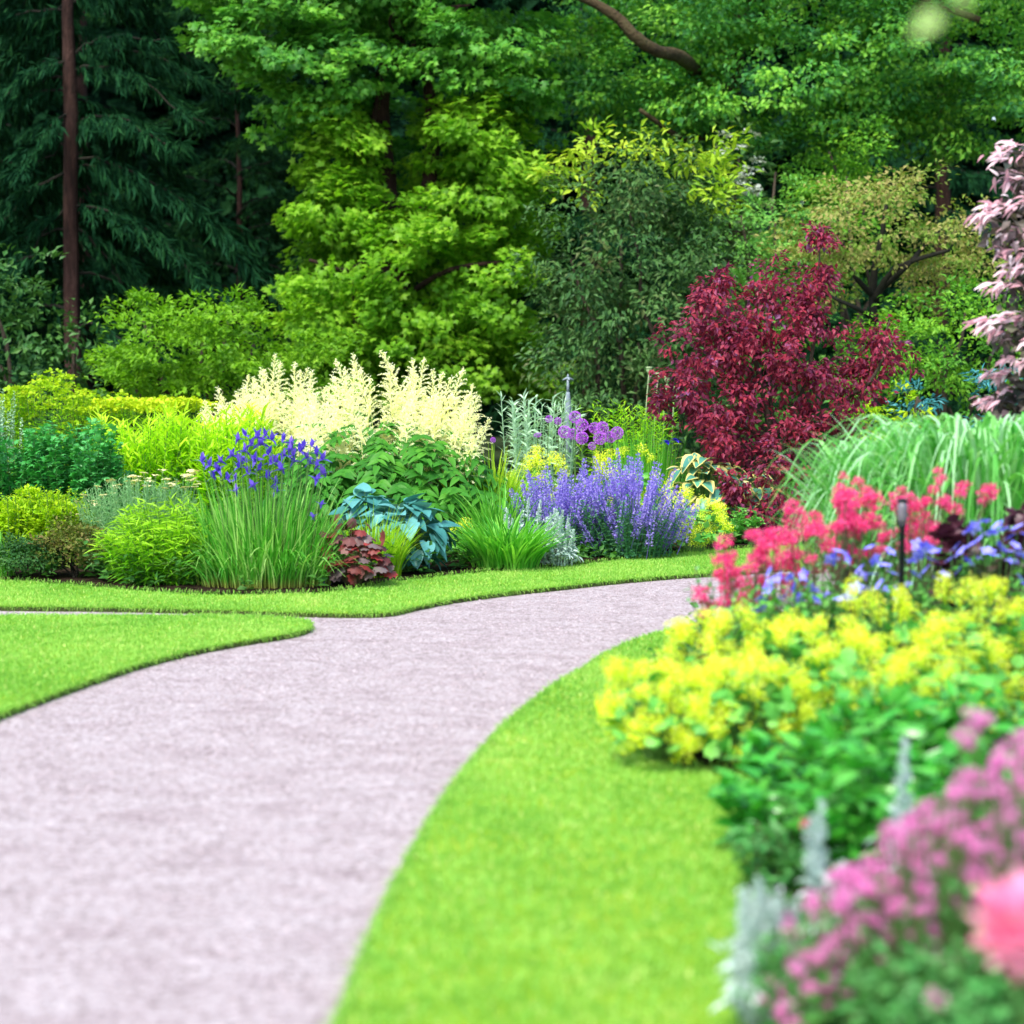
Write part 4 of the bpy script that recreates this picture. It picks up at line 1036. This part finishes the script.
def sspike():
    m = MB(); n = 120; stalks(m, [[0, 0, -.2]], [[.02, 0, 1]], .03)
    z = rng.random(n) ** .8; a = rng.random(n) * 6.28; rr = .03 * (1.2 - .6 * z)
    leaves(m, np.stack([np.cos(a) * rr, np.sin(a) * rr, z], -1), np.stack([np.cos(a), np.sin(a), .4 + z], -1), sph(n) + [0, 0, 1], .12 * (1.25 - .7 * z), T_LEAF, .6)
    return m.mesh("flower_spike", M['silver'])
SS = [sspike() for _ in range(3)]
silver_plant("white silver leaved spikes on the turf in front of the catmint", 557, 17.1, .13, .12, hgt(506, 17.1), 34, 44, .05, "silver leaved spikes", L=(.10, .16))
silver_plant("few pale silver spikes standing behind the daylily", 524, 17.6, .14, .1, hgt(488, 17.6), 13, 16, .06, "silver leaved spikes", L=(.12, .14))

# ---- silver artemisia, phlox greens, alliums, poppy pods, garden post
d = 21.3
o = thing("artemisia", "silver green leafy stems between the cream plumes and the alliums", "artemisia", spot(530, d))
ml, ms = MB(), MB(); B = disk(34, .38, .25); h = hgt(391, d) * (.78 + .22 * rng.random(34))
leafy(ml, ms, B, h, .08, 30, .14, T_LANCE, .75, .55, .2, top=.7, r=.008); ms.build("stems", M['silver_st'], o); ml.build("foliage", M['silver_st'], o)
d = 21.8
for px, rx, n, lab in ((592, .12, 7, "few bright green leafy shoots rising behind the purple alliums"), (640, .3, 60, "bright green leafy stand left of the red maple, below the pale pods")):
    o = thing("phlox", lab, "phlox", spot(px, d), "bright green leafy stands")
    ml, ms = MB(), MB(); B = disk(n, rx, .2); h = hgt(400, d) * (.85 + .15 * rng.random(n))
    leafy(ml, ms, B, h, .06, 30, .12, T_LANCE, .8, .5, .2); ms.build("stems", M['stem'], o); ml.build("foliage", M['limestem'], o)
def allium_mesh():
    m = MB(); n = 420; D = sph(n)
    leaves(m, D * .43, D + rng.normal(0, .35, (n, 3)), sph(n), .10, T_RHOMB, .7, np.clip(.5 + .45 * D[:, 2] * 0 + rng.normal(0, .28, n), 0, 1))
    for q in D[:70]: stalks(m, [[0, 0, 0]], [q * .42], .008, 2, rnd=.2)
    return m.mesh("flower_head", M['allium'])
AL = [allium_mesh() for _ in range(2)]
AD = [(575, 417, 19.9, 20, "topmost purple allium ball of the cluster over the catmint"), (582, 425, 19.8, 21, "second highest purple allium ball, just under the topmost one"), (564.6, 432, 19.8, 21, "purple allium ball at the left end of the main cluster"), (573, 434, 20.1, 18, "allium ball half hidden inside the left half of the cluster"), (582, 438, 19.7, 21, "low allium ball in the middle of the cluster, straight below the second highest"), (594.5, 428, 20.2, 19, "allium ball tucked behind the round head at the cluster's right middle"), (602.5, 428, 20, 21, "high round allium ball right of the cluster's middle gap"), (600, 438, 19.7, 22, "largest purple allium ball, low in the right half of the cluster"), (610.5, 437, 20.1, 19, "allium ball between the largest head and the rightmost one"), (617, 433, 19.9, 21, "rightmost purple allium ball of the cluster"), (592, 446, 19.7, 13, "smallest and lowest purple allium head, touching the catmint"),
      (549, 419, 20.6, 12, "small faded allium head high among the silver artemisia"), (558, 421, 20.6, 12, "small dark allium head between the artemisia and the main cluster"), (537.6, 435, 20.2, 13, "flattened dark purple allium head low in front of the artemisia"), (493, 440, 20.2, 9, "tiny dark allium head next to the lime clump by the cream plumes")]
for k, (px, py, d, dia, lab) in enumerate(AD):
    P = W(px, py, d); D = dia * d / F * .62
    o = thing("allium", lab, "allium", (P[0] + rng.normal(0, .02), P[1], BZ), "purple alliums")
    q = (P[0] - o.location.x, 0, P[2] - BZ)
    ms = MB(); stalks(ms, [[0, 0, 0]], [q], .007); ms.build("stem", M['stem'], o)
    put("flower_head", AL[k % 2], o, q, (rng.random() * 3, rng.random() * 3, 0), (D, D, D * (.6 if "flattened" in lab else 1)))
for px, py in ((649, 372), (658, 378), (667, 381), (676, 391)):
    d = 22.2; P = W(px, py, d)
    o = thing("poppy_pod", {649: "tallest pale seed pod on a bare stem, left of the red maple", 658: "second tallest pale seed pod on a bare stem beside the red maple", 667: "third pale seed pod, against the red maple's left edge", 676: "lowest pale seed pod, among the red maple leaves"}[px], "seed pod", (P[0] - .05, d, BZ), "pale seed pods")
    m = MB(); tube(m, spline([[0, 0, 0], [.02, 0, 1.0], [.05, 0, P[2] - BZ]], 4), .006, 6); m.build("stem", M['poppy'], o)
    m = MB(); lathe(m, [(.006, -.02), (.02, -.005), (.028, .015), (.026, .035), (.034, .042), (.03, .05), (.004, .052)], 12); p = m.build("pod", M['poppy'], o, True); p.location = (.05, 0, P[2] - BZ)
o = thing("garden_post", "thin grey metal post with a small cross shaped top, behind the alliums", "post", (XW(568, 23), 23, 0))
m = MB(); lathe(m, [(.035, 0), (.033, hgt(400, 23)), (.022, hgt(391, 23)), (.018, hgt(388, 23))], 12); m.build("post", M['post_grey'], o, True)
zt = hgt(376, 23)
m = MB(); tube(m, [[0, 0, hgt(390, 23)], [0, 0, zt + .02]], .014, 10); m.build("spindle", M['post_grey'], o, True)
m = MB()
for a in (0, math.pi / 2):
    c, s = math.cos(a + .25), math.sin(a + .25); tube(m, [[-.055 * c, -.055 * s, zt], [-.02 * c, -.02 * s, zt + .014], [0, 0, zt + .02], [.02 * c, .02 * s, zt + .014], [.055 * c, .055 * s, zt]], [.008, .012, .016, .012, .008], 8)
lathe(m, [(.004, zt + .02), (.014, zt + .03), (.008, zt + .05), (.002, zt + .062)], 8); m.build("cross_top", M['post_grey'], o, True)

# ---- variegated hosta, blue iris pair, leaf clump and the red maple
hosta("variegated hosta with cream edged leaves at the red maple's left foot", 702, 19.9, .36, 454, 110, .15, 'hosta_var')
hosta("second cream edged hosta, almost hidden under the red maple", 748, 20.0, .32, 474, 70, .14, 'hosta_var')
d = 20.3
o = thing("iris", "pair of dark blue iris flowers beside the variegated hosta", "iris", spot(672, d))
ms = MB()
DI = MB(); pet = t_grid(3, 5, .7, .1, .8, heart=0)
for k in range(6):
    a = k * 1.047; leaves(DI, [[0, 0, 0]], [[math.cos(a), math.sin(a), .5 if k % 2 else 1.5]], [[0, 0, 1.]], .75, pet, 1.0)
DIM = DI.mesh("flower", M['dkblue'], True)
for px, py in ((667, 443), (676, 441)):
    P = W(px, py, d) - np.array([o.location.x, d, BZ]); stalks(ms, [[P[0] * .5, 0, 0]], [P], .005); put("flower", DIM, o, P, (0, 0, rng.random() * 6), .085)
B = disk(26, .1, .1); ml = MB(); blades(ml, B, .6 + .15 * rng.random(26), radial(B), .15, .016, .1, 5); ml.build("foliage", M['dayl'], o); ms.build("stems", M['stem'], o)
d = 19.3
o = thing("leafy_clump", "low blue green leafy clump between the lady's mantle and the red valerian", "perennial", spot(724, d))
ml, ms = MB(), MB(); B = disk(46, .24, .2); leafy(ml, ms, B, hgt(508, d) * (.6 + .4 * rng.random(46)), .12, 16, .1, T_BROAD, 1.0, .3, .1); ms.build("stems", M['stem'], o); ml.build("foliage", M['alch_leaf'], o)
d = 20.4
base = np.array([XW(778, d), d, 0.0])
o = thing("red_maple", "wine red maple with feathery upright branches across the path", "maple", base)
tb = MB()
pw = lambda *p: np.array([W(x, y, d + q) - base for x, y, q in p])
p = spline(pw((778, 545, 0), (778, 500, 0), (774, 450, 0), (764, 400, 0), (752, 350, 0), (730, 300, 0)), 5); tube(tb, p, np.linspace(.05, .012, len(p)), 9, wob=.05); TR = tb.build("trunk", M['bark'], o, True)
for pts in ([(776, 470, 0), (800, 400, -.1), (816, 330, 0), (820, 240, 0)], [(776, 480, 0), (830, 420, .1), (870, 370, 0), (890, 320, 0)], [(772, 440, 0), (730, 420, -.2), (690, 400, -.2), (655, 405, -.2)], [(774, 460, 0), (770, 380, .1), (772, 300, 0), (775, 270, 0)], [(850, 395, 0), (870, 382, -.2), (892, 340, -.3)]):
    lb = MB(); p = spline(pw(*pts), 5); tube(lb, p, np.linspace(.026, .007, len(p)), 7, wob=.05); lb.build("limb", M['bark'], TR, True)
mb = MB()
RM = [(712, 308, 30, 30, d, .35), (695, 345, 26, 30, d - .1, .3), (736, 340, 26, 40, d - .1, .35), (768, 300, 22, 34, d, .3), (820, 266, 14, 32, d, .18), (812, 318, 24, 36, d, .3), (884, 344, 20, 34, d, .25), (862, 372, 26, 24, d, .28),
      (775, 360, 34, 36, d - .1, .35), (812, 380, 30, 30, d - .1, .35), (850, 400, 22, 26, d, .28), (690, 388, 28, 22, d - .2, .3), (662, 406, 13, 11, d - .2, .18), (708, 418, 34, 14, d - .2, .3), (735, 398, 30, 22, d - .2, .3), (742, 446, 26, 24, d - .1, .3), (788, 440, 24, 26, d - .1, .3),
      (778, 478, 28, 34, d - .75, .2), (740, 488, 18, 24, d - .8, .2), (762, 518, 30, 20, d - .8, .2), (716, 442, 20, 14, d - .7, .2), (832, 426, 18, 22, d, .25), (818, 236, 6, 12, d, .1), (722, 278, 10, 16, d, .15), (806, 290, 14, 24, d, .22), (716, 468, 18, 14, d - .2, .2)]
crown(mb, lobes_px(RM, base), 28, .11, 26, .062, T_LEAF, .9, .7, .4, .34, .9, .6, .55)
mb.build("crown", M['redmaple'], o)
mb = MB(); crown(mb, lobes_px([(752, 345, 22, 18, d - .45, .15), (800, 330, 18, 20, d - .35, .15), (768, 290, 16, 14, d - .3, .15), (785, 425, 20, 14, d - .4, .12), (872, 340, 16, 20, d - .3, .12)], base), 14, .09, 14, .056, T_LEAF, 1.2, .5, .45, .2, .9, .6, .55); mb.build("bright_leaves", M['redhot'], o)
# ================================================================== THE RIGHT BORDER, NEAR THE CAMERA
RZ = .05
# ---- low greenery over the soil of the right bed
mb = MB(); n = 2600
P = np.c_[rng.uniform(.3, 6, n), rng.uniform(3, 12.6, n)]
P = P[inside(P, rbed_poly * .97 + rbed_poly.mean(0) * .03)]; n = len(P)
leafy(mb, None, np.c_[P, np.full(n, RZ)], .05 + .2 * rng.random(n), .1, 10, .085, T_LEAF, .65, .3, .1, rng.random(n) * 6.28)
struct(mb.build("undergrowth", M['mid_dark']), "stuff")
# ---- silver grass
def arching(label, px, d, rx, top, n, lean, wd, mat, group=None, name="silver_grass", droop=.5):
    o = thing(name, label, "ornamental grass", spot(px, d, RZ), group)
    h = hgt(top, d, RZ); B = disk(n, rx * .5, rx * .4); az = radial(B) + rng.normal(0, .8, n)
    a = .16 + .66 * rng.random(n); tp = np.minimum(1, (1 / (3.2 * a)) ** .4545); peak = tp - a * tp ** 3.2
    ml = MB(); blades(ml, B, h / peak * (.42 + .58 * rng.random(n) ** .8), az, lean * (.3 + .9 * rng.random(n)), wd * (.7 + .6 * rng.random(n)), a, 12, tip=.06, mid=.35)
    ml.build("foliage", M[mat], o); return o
arching("silver green fountain grass behind the red valerian heads", 902, 11.7, .52, 438, 1500, .5, .027, 'misc', "silver green grasses")
arching("silver green fountain grass running out of the right edge, in front of the pink leaved tree", 984, 11.5, .68, 412, 1600, .62, .027, 'misc', "silver green grasses")
# ---- pink and white leaved tree at the edge
d = 12.6
base = np.array([XW(1098, d), d, 0.0])
o = thing("variegated_tree", "small tree at the right edge with layered pink and white leaves", "tree", base)
tb = MB(); p = spline([[0, 0, 0], [.03, 0, .8], [-.02, 0, 1.7], [.02, 0, 2.7], [0, 0, 3.4]], 5); tube(tb, p, np.linspace(.05, .012, len(p)), 9, wob=.05); tb.build("trunk", M['bark'], o, True)
tiers = [(1005, 152, 20, 10), (1010, 178, 14, 8), (1000, 205, 16, 8), (985, 216, 13, 6), (1012, 232, 22, 8), (1020, 250, 22, 8), (1015, 268, 14, 8), (1005, 285, 16, 5), (990, 322, 15, 7), (1000, 330, 14, 6), (1015, 318, 14, 7), (1000, 372, 16, 5), (1018, 360, 14, 6), (1012, 390, 16, 6), (988, 400, 12, 6), (1030, 145, 22, 10), (1040, 200, 24, 8), (1050, 280, 30, 10), (1050, 340, 30, 10)]
lb, mp, mdk = MB(), MB(), MB()
for k, (x, y, rx, ry) in enumerate(tiers):
    c = W(x, y, d + rng.uniform(-.35, .25)) - base
    branch(lb, [0, 0, c[2] - .25 - .1 * rng.random()], c, .014, .004, .05)
    n = 26; off = ball(n, .5) * [rx * d / F * 1.25, .14, ry * d / F * 1.1]
    D = np.tile([-.8, -.35, -.25], (n, 1)) + rng.normal(0, .38, (n, 3))
    leaves(mp, c + off, D, np.array([-.2, -.55, 1.0]) + rng.normal(0, .3, (n, 3)), .05 + .045 * rng.random(n), T_BROAD, .62)
    n = 34; off = ball(n, .5) * [rx * d / F * 1.6, .2, .1] + [.12, .08, -.08]
    leaves(mdk, c + off, sph(n) + [-.4, 0, -.4], sph(n) + [0, -.4, .6], .08, T_LEAF, .6)
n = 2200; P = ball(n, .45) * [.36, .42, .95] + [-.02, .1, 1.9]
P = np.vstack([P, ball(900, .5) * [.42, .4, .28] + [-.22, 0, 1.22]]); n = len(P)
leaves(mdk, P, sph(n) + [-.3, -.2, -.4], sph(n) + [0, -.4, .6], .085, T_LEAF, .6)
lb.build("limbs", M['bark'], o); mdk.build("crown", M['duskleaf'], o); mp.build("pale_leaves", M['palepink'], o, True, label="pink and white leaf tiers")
# ---- red valerian
def head(n=150, mat='vale', sz=.3, sp=1.0):
    m = MB(); P = ball(n, .35); P[:, 2] = np.abs(P[:, 2]) * .75; P *= .5
    k = rng.integers(0, 7, n); cc = np.array([[0, 0, .25], [.3, 0, .05], [-.3, .05, .05], [.1, .3, .08], [-.1, -.3, .08], [.22, -.22, -.05], [-.2, .25, -.1]])
    P = cc[k] * sp + ball(n, .45) * .25 * sp
    leaves(m, P, P - [0, 0, -.3] + sph(n) * .6, sph(n), sz * (.5 + .5 * rng.random(n)), T_RHOMB, .75)
    for q in cc: stalks(m, [[0, 0, -.5]], [q], .02, 2, rnd=0)
    return m.mesh("flower_head", M[mat])
VH = [head(150, 'vale', .22, 1.15) for _ in range(4)]
def heads_plant(name, label, cat, px, d, heads, size, mesh, leafm, group, bz=RZ, leafn=40, leafh=.6, lsz=.07, rx=.25, stem='stem_red', jd=.2, T=T_LEAF):
    o = thing(name, label, cat, spot(px, d, bz), group)
    b0 = np.array([o.location.x, d, bz]); ms, ml = MB(), MB()
    zs = []
    for k, (x, y) in enumerate(heads):
        P = W(x, y, d + rng.uniform(-jd, jd)) - b0; zs.append(P[2])
        B = np.array([P[0] * .45 + rng.normal(0, .03), P[1] * .5, 0])
        stalks(ms, [B], [P], .004, rnd=rng.random())
        put("flower_head", mesh[k % len(mesh)], o, P, (rng.normal(0, .3), rng.normal(0, .3), rng.random() * 6), size * (.65 + .6 * rng.random()))
    B = disk(leafn, rx, rx * .8); leafy(ml, ms, B, max(zs) * leafh * (.6 + .5 * rng.random(leafn)), .08, 16, lsz, T, .6, .4, .05)
    ms.build("stems", M[stem], o); ml.build("foliage", M[leafm], o)
    return o
def scatter(x0, x1, y0, y1, n, lo=None):
    return [(rng.uniform(x0, x1), rng.uniform(y0, y1)) for _ in range(n)]
heads_plant("red_valerian", "coral red valerian leaning out over the path at the border's left end", "valerian", 752, 10.1,
            [(704, 592), (708, 604), (698, 590), (712, 608), (705, 614), (700, 598)] + scatter(722, 790, 556, 605, 34) + scatter(752, 792, 534, 570, 16) + [(724, 543), (728, 566), (735, 572), (722, 575), (718, 560), (741, 588), (730, 600), (748, 606)], .060, VH, 'vale_leaf', "red valerian", leafh=.75, rx=.22)
heads_plant("red_valerian", "tallest dense coral red valerian in the middle of its drift", "valerian", 832, 10.2,
            [(843, 476), (840, 488), (846, 496), (838, 502), (848, 508), (793, 506), (800, 512), (787, 512), (866, 490), (868, 500)] + scatter(790, 880, 515, 560, 34) + scatter(838, 880, 495, 530, 16) + scatter(780, 860, 555, 590, 16) + scatter(836, 860, 480, 530, 8), .060, VH, 'vale_leaf', "red valerian", leafh=.7, rx=.26)
heads_plant("red_valerian", "looser coral red valerian with lone heads against the silver grass", "valerian", 905, 10.3,
            [(938, 471), (941, 480), (934, 490), (963, 488), (960, 494), (987, 494), (984, 502), (991, 490), (902, 490), (910, 498), (895, 500), (915, 506), (925, 516), (946, 504), (955, 510)] + scatter(880, 945, 500, 550, 24), .060, VH, 'vale_leaf', "red valerian", leafh=.62, rx=.26)
# ---- dark heuchera
d = 10.0
for px, w_, lab in ((962, .085, "dark purple leaf clump between the blue geraniums and the silver grass"), (1030, .09, "dark purple leaf clump cut off by the right edge")):
    o = thing("dark_heuchera", lab, "heuchera", spot(px, d, RZ), "dark purple leaf clumps")
    ml, ms = MB(), MB(); mound_of(ml, w_, .14, hgt(506, d, RZ), 44, .045, 9, .06, T_LOBE, 1.0, .3, .8, .7); 
    B = disk(12, w_ * .5, .1); stalks(ms, B, B + [0, 0, .5], .004); ms.build("stems", M['stem_red'], o); ml.build("foliage", M['heuch_d'], o)
# ---- blue geraniums
GE = []
for k in range(3):
    m = MB(); pet = t_grid(2, 3, .85, .2, .2, heart=0)
    for i in range(5):
        a = i * 1.2566; leaves(m, [[0, 0, 0]], [[math.cos(a), math.sin(a), .35]], [[0, 0, 1.]], .5, (pet[0], pet[1], np.clip(pet[0][:, 1], 0, 1)), 1.15)
    GE.append(m.mesh("flower", M['ger'], True))
def geranium(label, px, d, fl, rx, group="blue geraniums"):
    o = thing("blue_geranium", label, "geranium", spot(px, d, RZ), group)
    b0 = np.array([o.location.x, d, RZ]); ms, ml = MB(), MB(); zm = 0
    for k, (x, y) in enumerate(fl):
        P = W(x, y, d + rng.uniform(-.15, .2)) - b0; zm = max(zm, P[2])
        stalks(ms, [[P[0] * .5, P[1] * .5, 0]], [P], .003)
        put("flower", GE[k % 3], o, P, (.5 + rng.normal(0, .4), rng.normal(0, .4), rng.random() * 6), .062 + .026 * rng.random())
    B = disk(46, rx, .18); leafy(ml, ms, B, zm * .9 * (.55 + .4 * rng.random(46)), .08, 16, .06, T_MAPLE, 1.0, .3, .1)
    ms.build("stems", M['stem'], o); ml.build("foliage", M['alch_leaf'], o)
geranium("pale blue geraniums between the red valerian and the yellow froth, left end", 790, 9.75, [(772, 582), (780, 578), (768, 590), (790, 578), (795, 588), (804, 575), (807, 583), (778, 600), (786, 596), (800, 598), (815, 600), (760, 610), (832, 560), (838, 552), (846, 558), (860, 570), (850, 596), (842, 600), (770, 572), (812, 590), (824, 596), (762, 600)], .2)
geranium("blue geraniums round the black stake", 880, 9.8, [(870, 548), (876, 560), (884, 566), (890, 552), (872, 575), (880, 585), (893, 574), (868, 590), (917, 545), (920, 555), (926, 548), (930, 560), (912, 562), (915, 575), (935, 552), (940, 566), (890, 590), (900, 598), (925, 572), (856, 588), (862, 576), (905, 585), (945, 575), (938, 580)], .22)
geranium("deepest blue geraniums, below the dark purple leaf clump", 985, 9.7, [(968, 532), (975, 528), (980, 540), (972, 545), (992, 534), (998, 526), (1004, 530), (1010, 538), (1018, 528), (1015, 546), (1000, 548), (988, 552), (962, 552), (968, 562), (950, 560), (956, 548), (1022, 556), (1020, 580), (1012, 562), (976, 556), (985, 522), (994, 556), (1008, 552), (1026, 536), (960, 570)], .22)
# ---- black stake
d = 9.55
o = thing("garden_stake", "slim black stake with a small grey glass top among the blue geraniums", "stake", spot(904, d, RZ))
zt = hgt(500, d, RZ)
m = MB(); lathe(m, [(.004, -.05), (.0125, 0), (.0125, zt - .12), (.017, zt - .115), (.017, zt - .1), (.010, zt - .095)], 12); m.build("pole", M['black'], o, True)
m = MB(); lathe(m, [(.010, zt - .1), (.019, zt - .09), (.022, zt - .07), (.022, zt - .03), (.019, zt - .012), (.010, zt - .008)], 16); GT = m.build("glass_top", mat_noise("frosted_grey_glass", [(.09, .085, .11), (.2, .18, .22)], 30, .25, bump=.05, spec=.5), o, True)
m = MB(); lathe(m, [(.020, zt - .01), (.026, zt - .004), (.02, zt + .004), (.003, zt + .008)], 14); m.build("cap", M['black'], GT, True)
# ---- the yellow drift of lady's mantle
mg = "yellow lady's mantle drift"
mantle("frothy yellow lady's mantle bulging over the lawn, lowest of the drift", 664, 8.62, .2, .24, .37, 96, 0.062, RZ, 72, .08, mg)
mantle("bright yellow lady's mantle behind the lowest bulge, next to the path", 722, 9.05, .2, .2, .49, 74, 0.066, RZ, 72, .08, mg)
mantle("yellow lady's mantle with dark gaps of leaves, in the middle of its drift", 752, 8.5, .25, .24, .42, 90, 0.062, RZ, 126, .08, mg)
mantle("pale yellow lady's mantle below the pale blue geraniums", 800, 9.1, .28, .2, .50, 80, 0.066, RZ, 108, .08, mg)
mantle("yellow lady's mantle at the foot of the black stake", 890, 9.1, .3, .22, .555, 80, 0.066, RZ, 108, .08, mg)
mantle("green tinged lady's mantle between the drift's middle and the glossy leaves", 850, 8.5, .24, .2, .48, 60, 0.061, RZ, 162, .08, mg)
mantle("tall yellow lady's mantle below the deepest blue geraniums", 975, 9.0, .3, .22, .64, 80, 0.066, RZ, 108, .08, mg)
mantle("yellow lady's mantle running out of the right edge", 1050, 8.9, .3, .24, .70, 80, 0.066, RZ, 108, .08, mg)
mantle("lime lady's mantle above the glossy green leaves near the right edge", 955, 8.2, .26, .2, .56, 64, 0.061, RZ, 144, .08, mg)
# ---- glossy leafy plants
def glossy(label, px, d, rx, top, n, group="glossy green leafy clumps", per=13, size=.12):
    o = thing("leafy_perennial", label, "perennial", spot(px, d, RZ), group)
    ml, ms = MB(), MB(); B = disk(n, rx, rx * .8); q = np.linalg.norm(B[:, :2] / [rx, rx * .8], axis=1)
    leafy(ml, ms, B, hgt(top, d, RZ) * (1.05 - .35 * q ** 2) * (.75 + .3 * rng.random(n)), .08 + .08 * q, per, size, T_BROAD, .95, .35, .05, top=.7)
    ms.build("stems", M['stem'], o); ml.build("foliage", M['glossy'], o, True)
glossy("glossy green clump right of the drift's dark gaps, above the silver leaves", 835, 7.6, .2, 716, 46)
glossy("glossy green clump in the right of the border behind the pink campion", 930, 7.4, .26, 688, 60)
glossy("glossy green clump cut by the right edge above the pink campion", 1020, 7.2, .26, 690, 60)
glossy("low glossy green clump at the lawn edge behind the silver leaves", 800, 7.0, .17, 775, 36, size=.1)
glossy("glossy green clump just behind the top pink heads", 905, 6.5, .24, 735, 46)
o = heads_plant("rose_bud_plant", "low leafy plant with one dull pink bud at the lawn edge", "perennial", 800, 6.5, [(806, 824)], .045, VH, 'pink_leaf', None, leafn=26, leafh=.9, rx=.13, lsz=.06)
# ---- silver leaves in front
silver_plant("silver white lamb's ear at the lawn edge, nearest the camera", 770, 5.12, .065, .1, .37, 18, 50, .04, "silver lamb's ears by the lawn", RZ, (.16, .12))
silver_plant("silver spikes behind the pink campion's left slope", 828, 5.8, .045, .06, .42, 4, 8, .04, "silver lamb's ears by the lawn", RZ, (.16, .1))
silver_plant("pair of silver spikes among the glossy leaves behind the pink campion", 900, 6.1, .06, .07, .53, 3, 3, .05, "silver lamb's ears by the lawn", RZ, (.18, .1))
# ---- pink campion
PH = [head(110, 'pink', .25, 1.3) for _ in range(4)]
pg = "pink campion drift"
def band(x0, x1, f0, f1, n):
    o = []
    for _ in range(n):
        x = rng.uniform(x0, x1); o.append((x, rng.uniform(f0(x), f1(x))))
    return o
up = lambda x: 900 - (x - 800) * .72
PC = [("pink campion sprawling lowest over the silver lamb's ear at the bottom edge", 812, 4.85, 782, 850, 60, 130, [(770, 985), (762, 1000), (780, 1015)], .07),
      ("pink campion low beside the silver lamb's ear", 846, 4.95, 785, 868, -2, 130, [(788, 972), (800, 1002), (815, 1008), (796, 985), (806, 1015), (835, 1000), (790, 955)], .12),
      ("pink campion on the left slope of its drift, below the silver spikes", 885, 4.8, 835, 925, -4, 120, [(862, 980), (840, 1015), (880, 960)], .14),
      ("dense magenta pink campion rising near the top of its drift", 940, 4.75, 890, 980, -4, 130, [(932, 945), (922, 935), (940, 950), (928, 928), (935, 936), (945, 940)], .16),
      ("tallest pink campion, its top heads standing clear against the glossy leaves", 985, 5.0, 935, 1030, -6, 120, [(972, 714), (978, 722), (966, 728), (985, 720), (958, 736), (974, 734), (964, 742)], .16),
      ("magenta pink campion cut off by the right edge, above the coral peony", 1030, 4.65, 985, 1080, 5, 140, [(1018, 735), (1012, 742), (1022, 748)], .18)]
for lab, px, d, x0, x1, a, b, extra, rx in PC:
    heads_plant("pink_campion", lab, "campion", px, d, band(x0, x1, lambda x: up(x) + a, lambda x: up(x) + b + (80 if rng.random() < .35 else 0), 94) + extra, .027, PH, 'pink_leaf', pg, leafn=int(rx * 330), leafh=.55, rx=rx, stem='stem', jd=.16, lsz=.06)
o = heads_plant("green_undergrowth", "low dark green leafy plant under the pink campion at the bottom edge", "perennial", 985, 4.5, [(935, 1000)], .03, PH, 'pink_leaf', None, leafn=90, leafh=1.0, rx=.2, stem='stem', lsz=.075)
# ---- coral peony in the very front
d = 3.3
o = thing("peony", "big coral pink peony bloom cut off by the right edge", "peony", spot(1040, d, RZ))
P = W(1026, 915, d) - np.array([o.location.x, d, RZ])
m = MB(); pet = t_grid(4, 5, .95, .5, -.3, .5, heart=0)
for ring, (n, el, s, rr) in enumerate(((6, -1.1, .05, .004), (8, -.65, .062, .008), (8, -.15, .078, .012), (9, .25, .088, .012), (9, .6, .098, .012), (9, .95, .10, .01), (8, 1.2, .098, .006), (5, 1.45, .095, .003))):
    for k in range(n):
        a = k * 6.283 / n + ring * .5; e = el + rng.normal(0, .08)
        D = np.array([math.cos(a) * math.cos(e), math.sin(a) * math.cos(e), math.sin(e)]); U = np.array([-math.cos(a) * math.sin(e), -math.sin(a) * math.sin(e), math.cos(e)])
        leaves(m, [P + D * rr - [0, 0, .045]], [D], [U], s * (.9 + .2 * rng.random()), pet, 1.0)
m.build("flower", M['peony'], o, True)
ms, ml = MB(), MB(); tube(ms, spline([[0, 0, 0], P * .5 + [.01, 0, 0], P - [0, 0, .03]], 5), .006, 8)
B = disk(14, .12, .1); leafy(ml, ms, B, (P[2] - .1) * (.6 + .35 * rng.random(14)), .06, 12, .1, T_LANCE, 1.2, .3, .1)
ms.build("stem", M['stem'], o, True); ml.build("foliage", M['glossy'], o, True)
# ---- a leafy twig hanging close to the camera
d = 2.9
P0 = W(1010, -120, d)
o = thing("hanging_twig", "blurred pale green leaves of a twig hanging close overhead", "twig", P0)
m = MB(); tip = W(928, 0, d) - P0; tube(m, spline([[.05, 0, .06], [0, 0, 0], tip * .5 + [0, 0, .005], tip], 5), np.linspace(.004, .0015, 16), 6); m.build("stem", M['twig'], o)
m = MB()
for x, y, ang, s in ((936, 14, -2.4, .042), (956, -20, -1.2, .042), (968, -50, -1.0, .044), (985, -80, -1.2, .044)):
    q = W(x, y, d) - P0; D = np.array([math.cos(ang), -.25, math.sin(ang)])
    leaves(m, [q], [D], [[.1, -1., .4]], s, T_BROAD, 1.35)
m.build("leaves", M['pale_twig'], o, True)
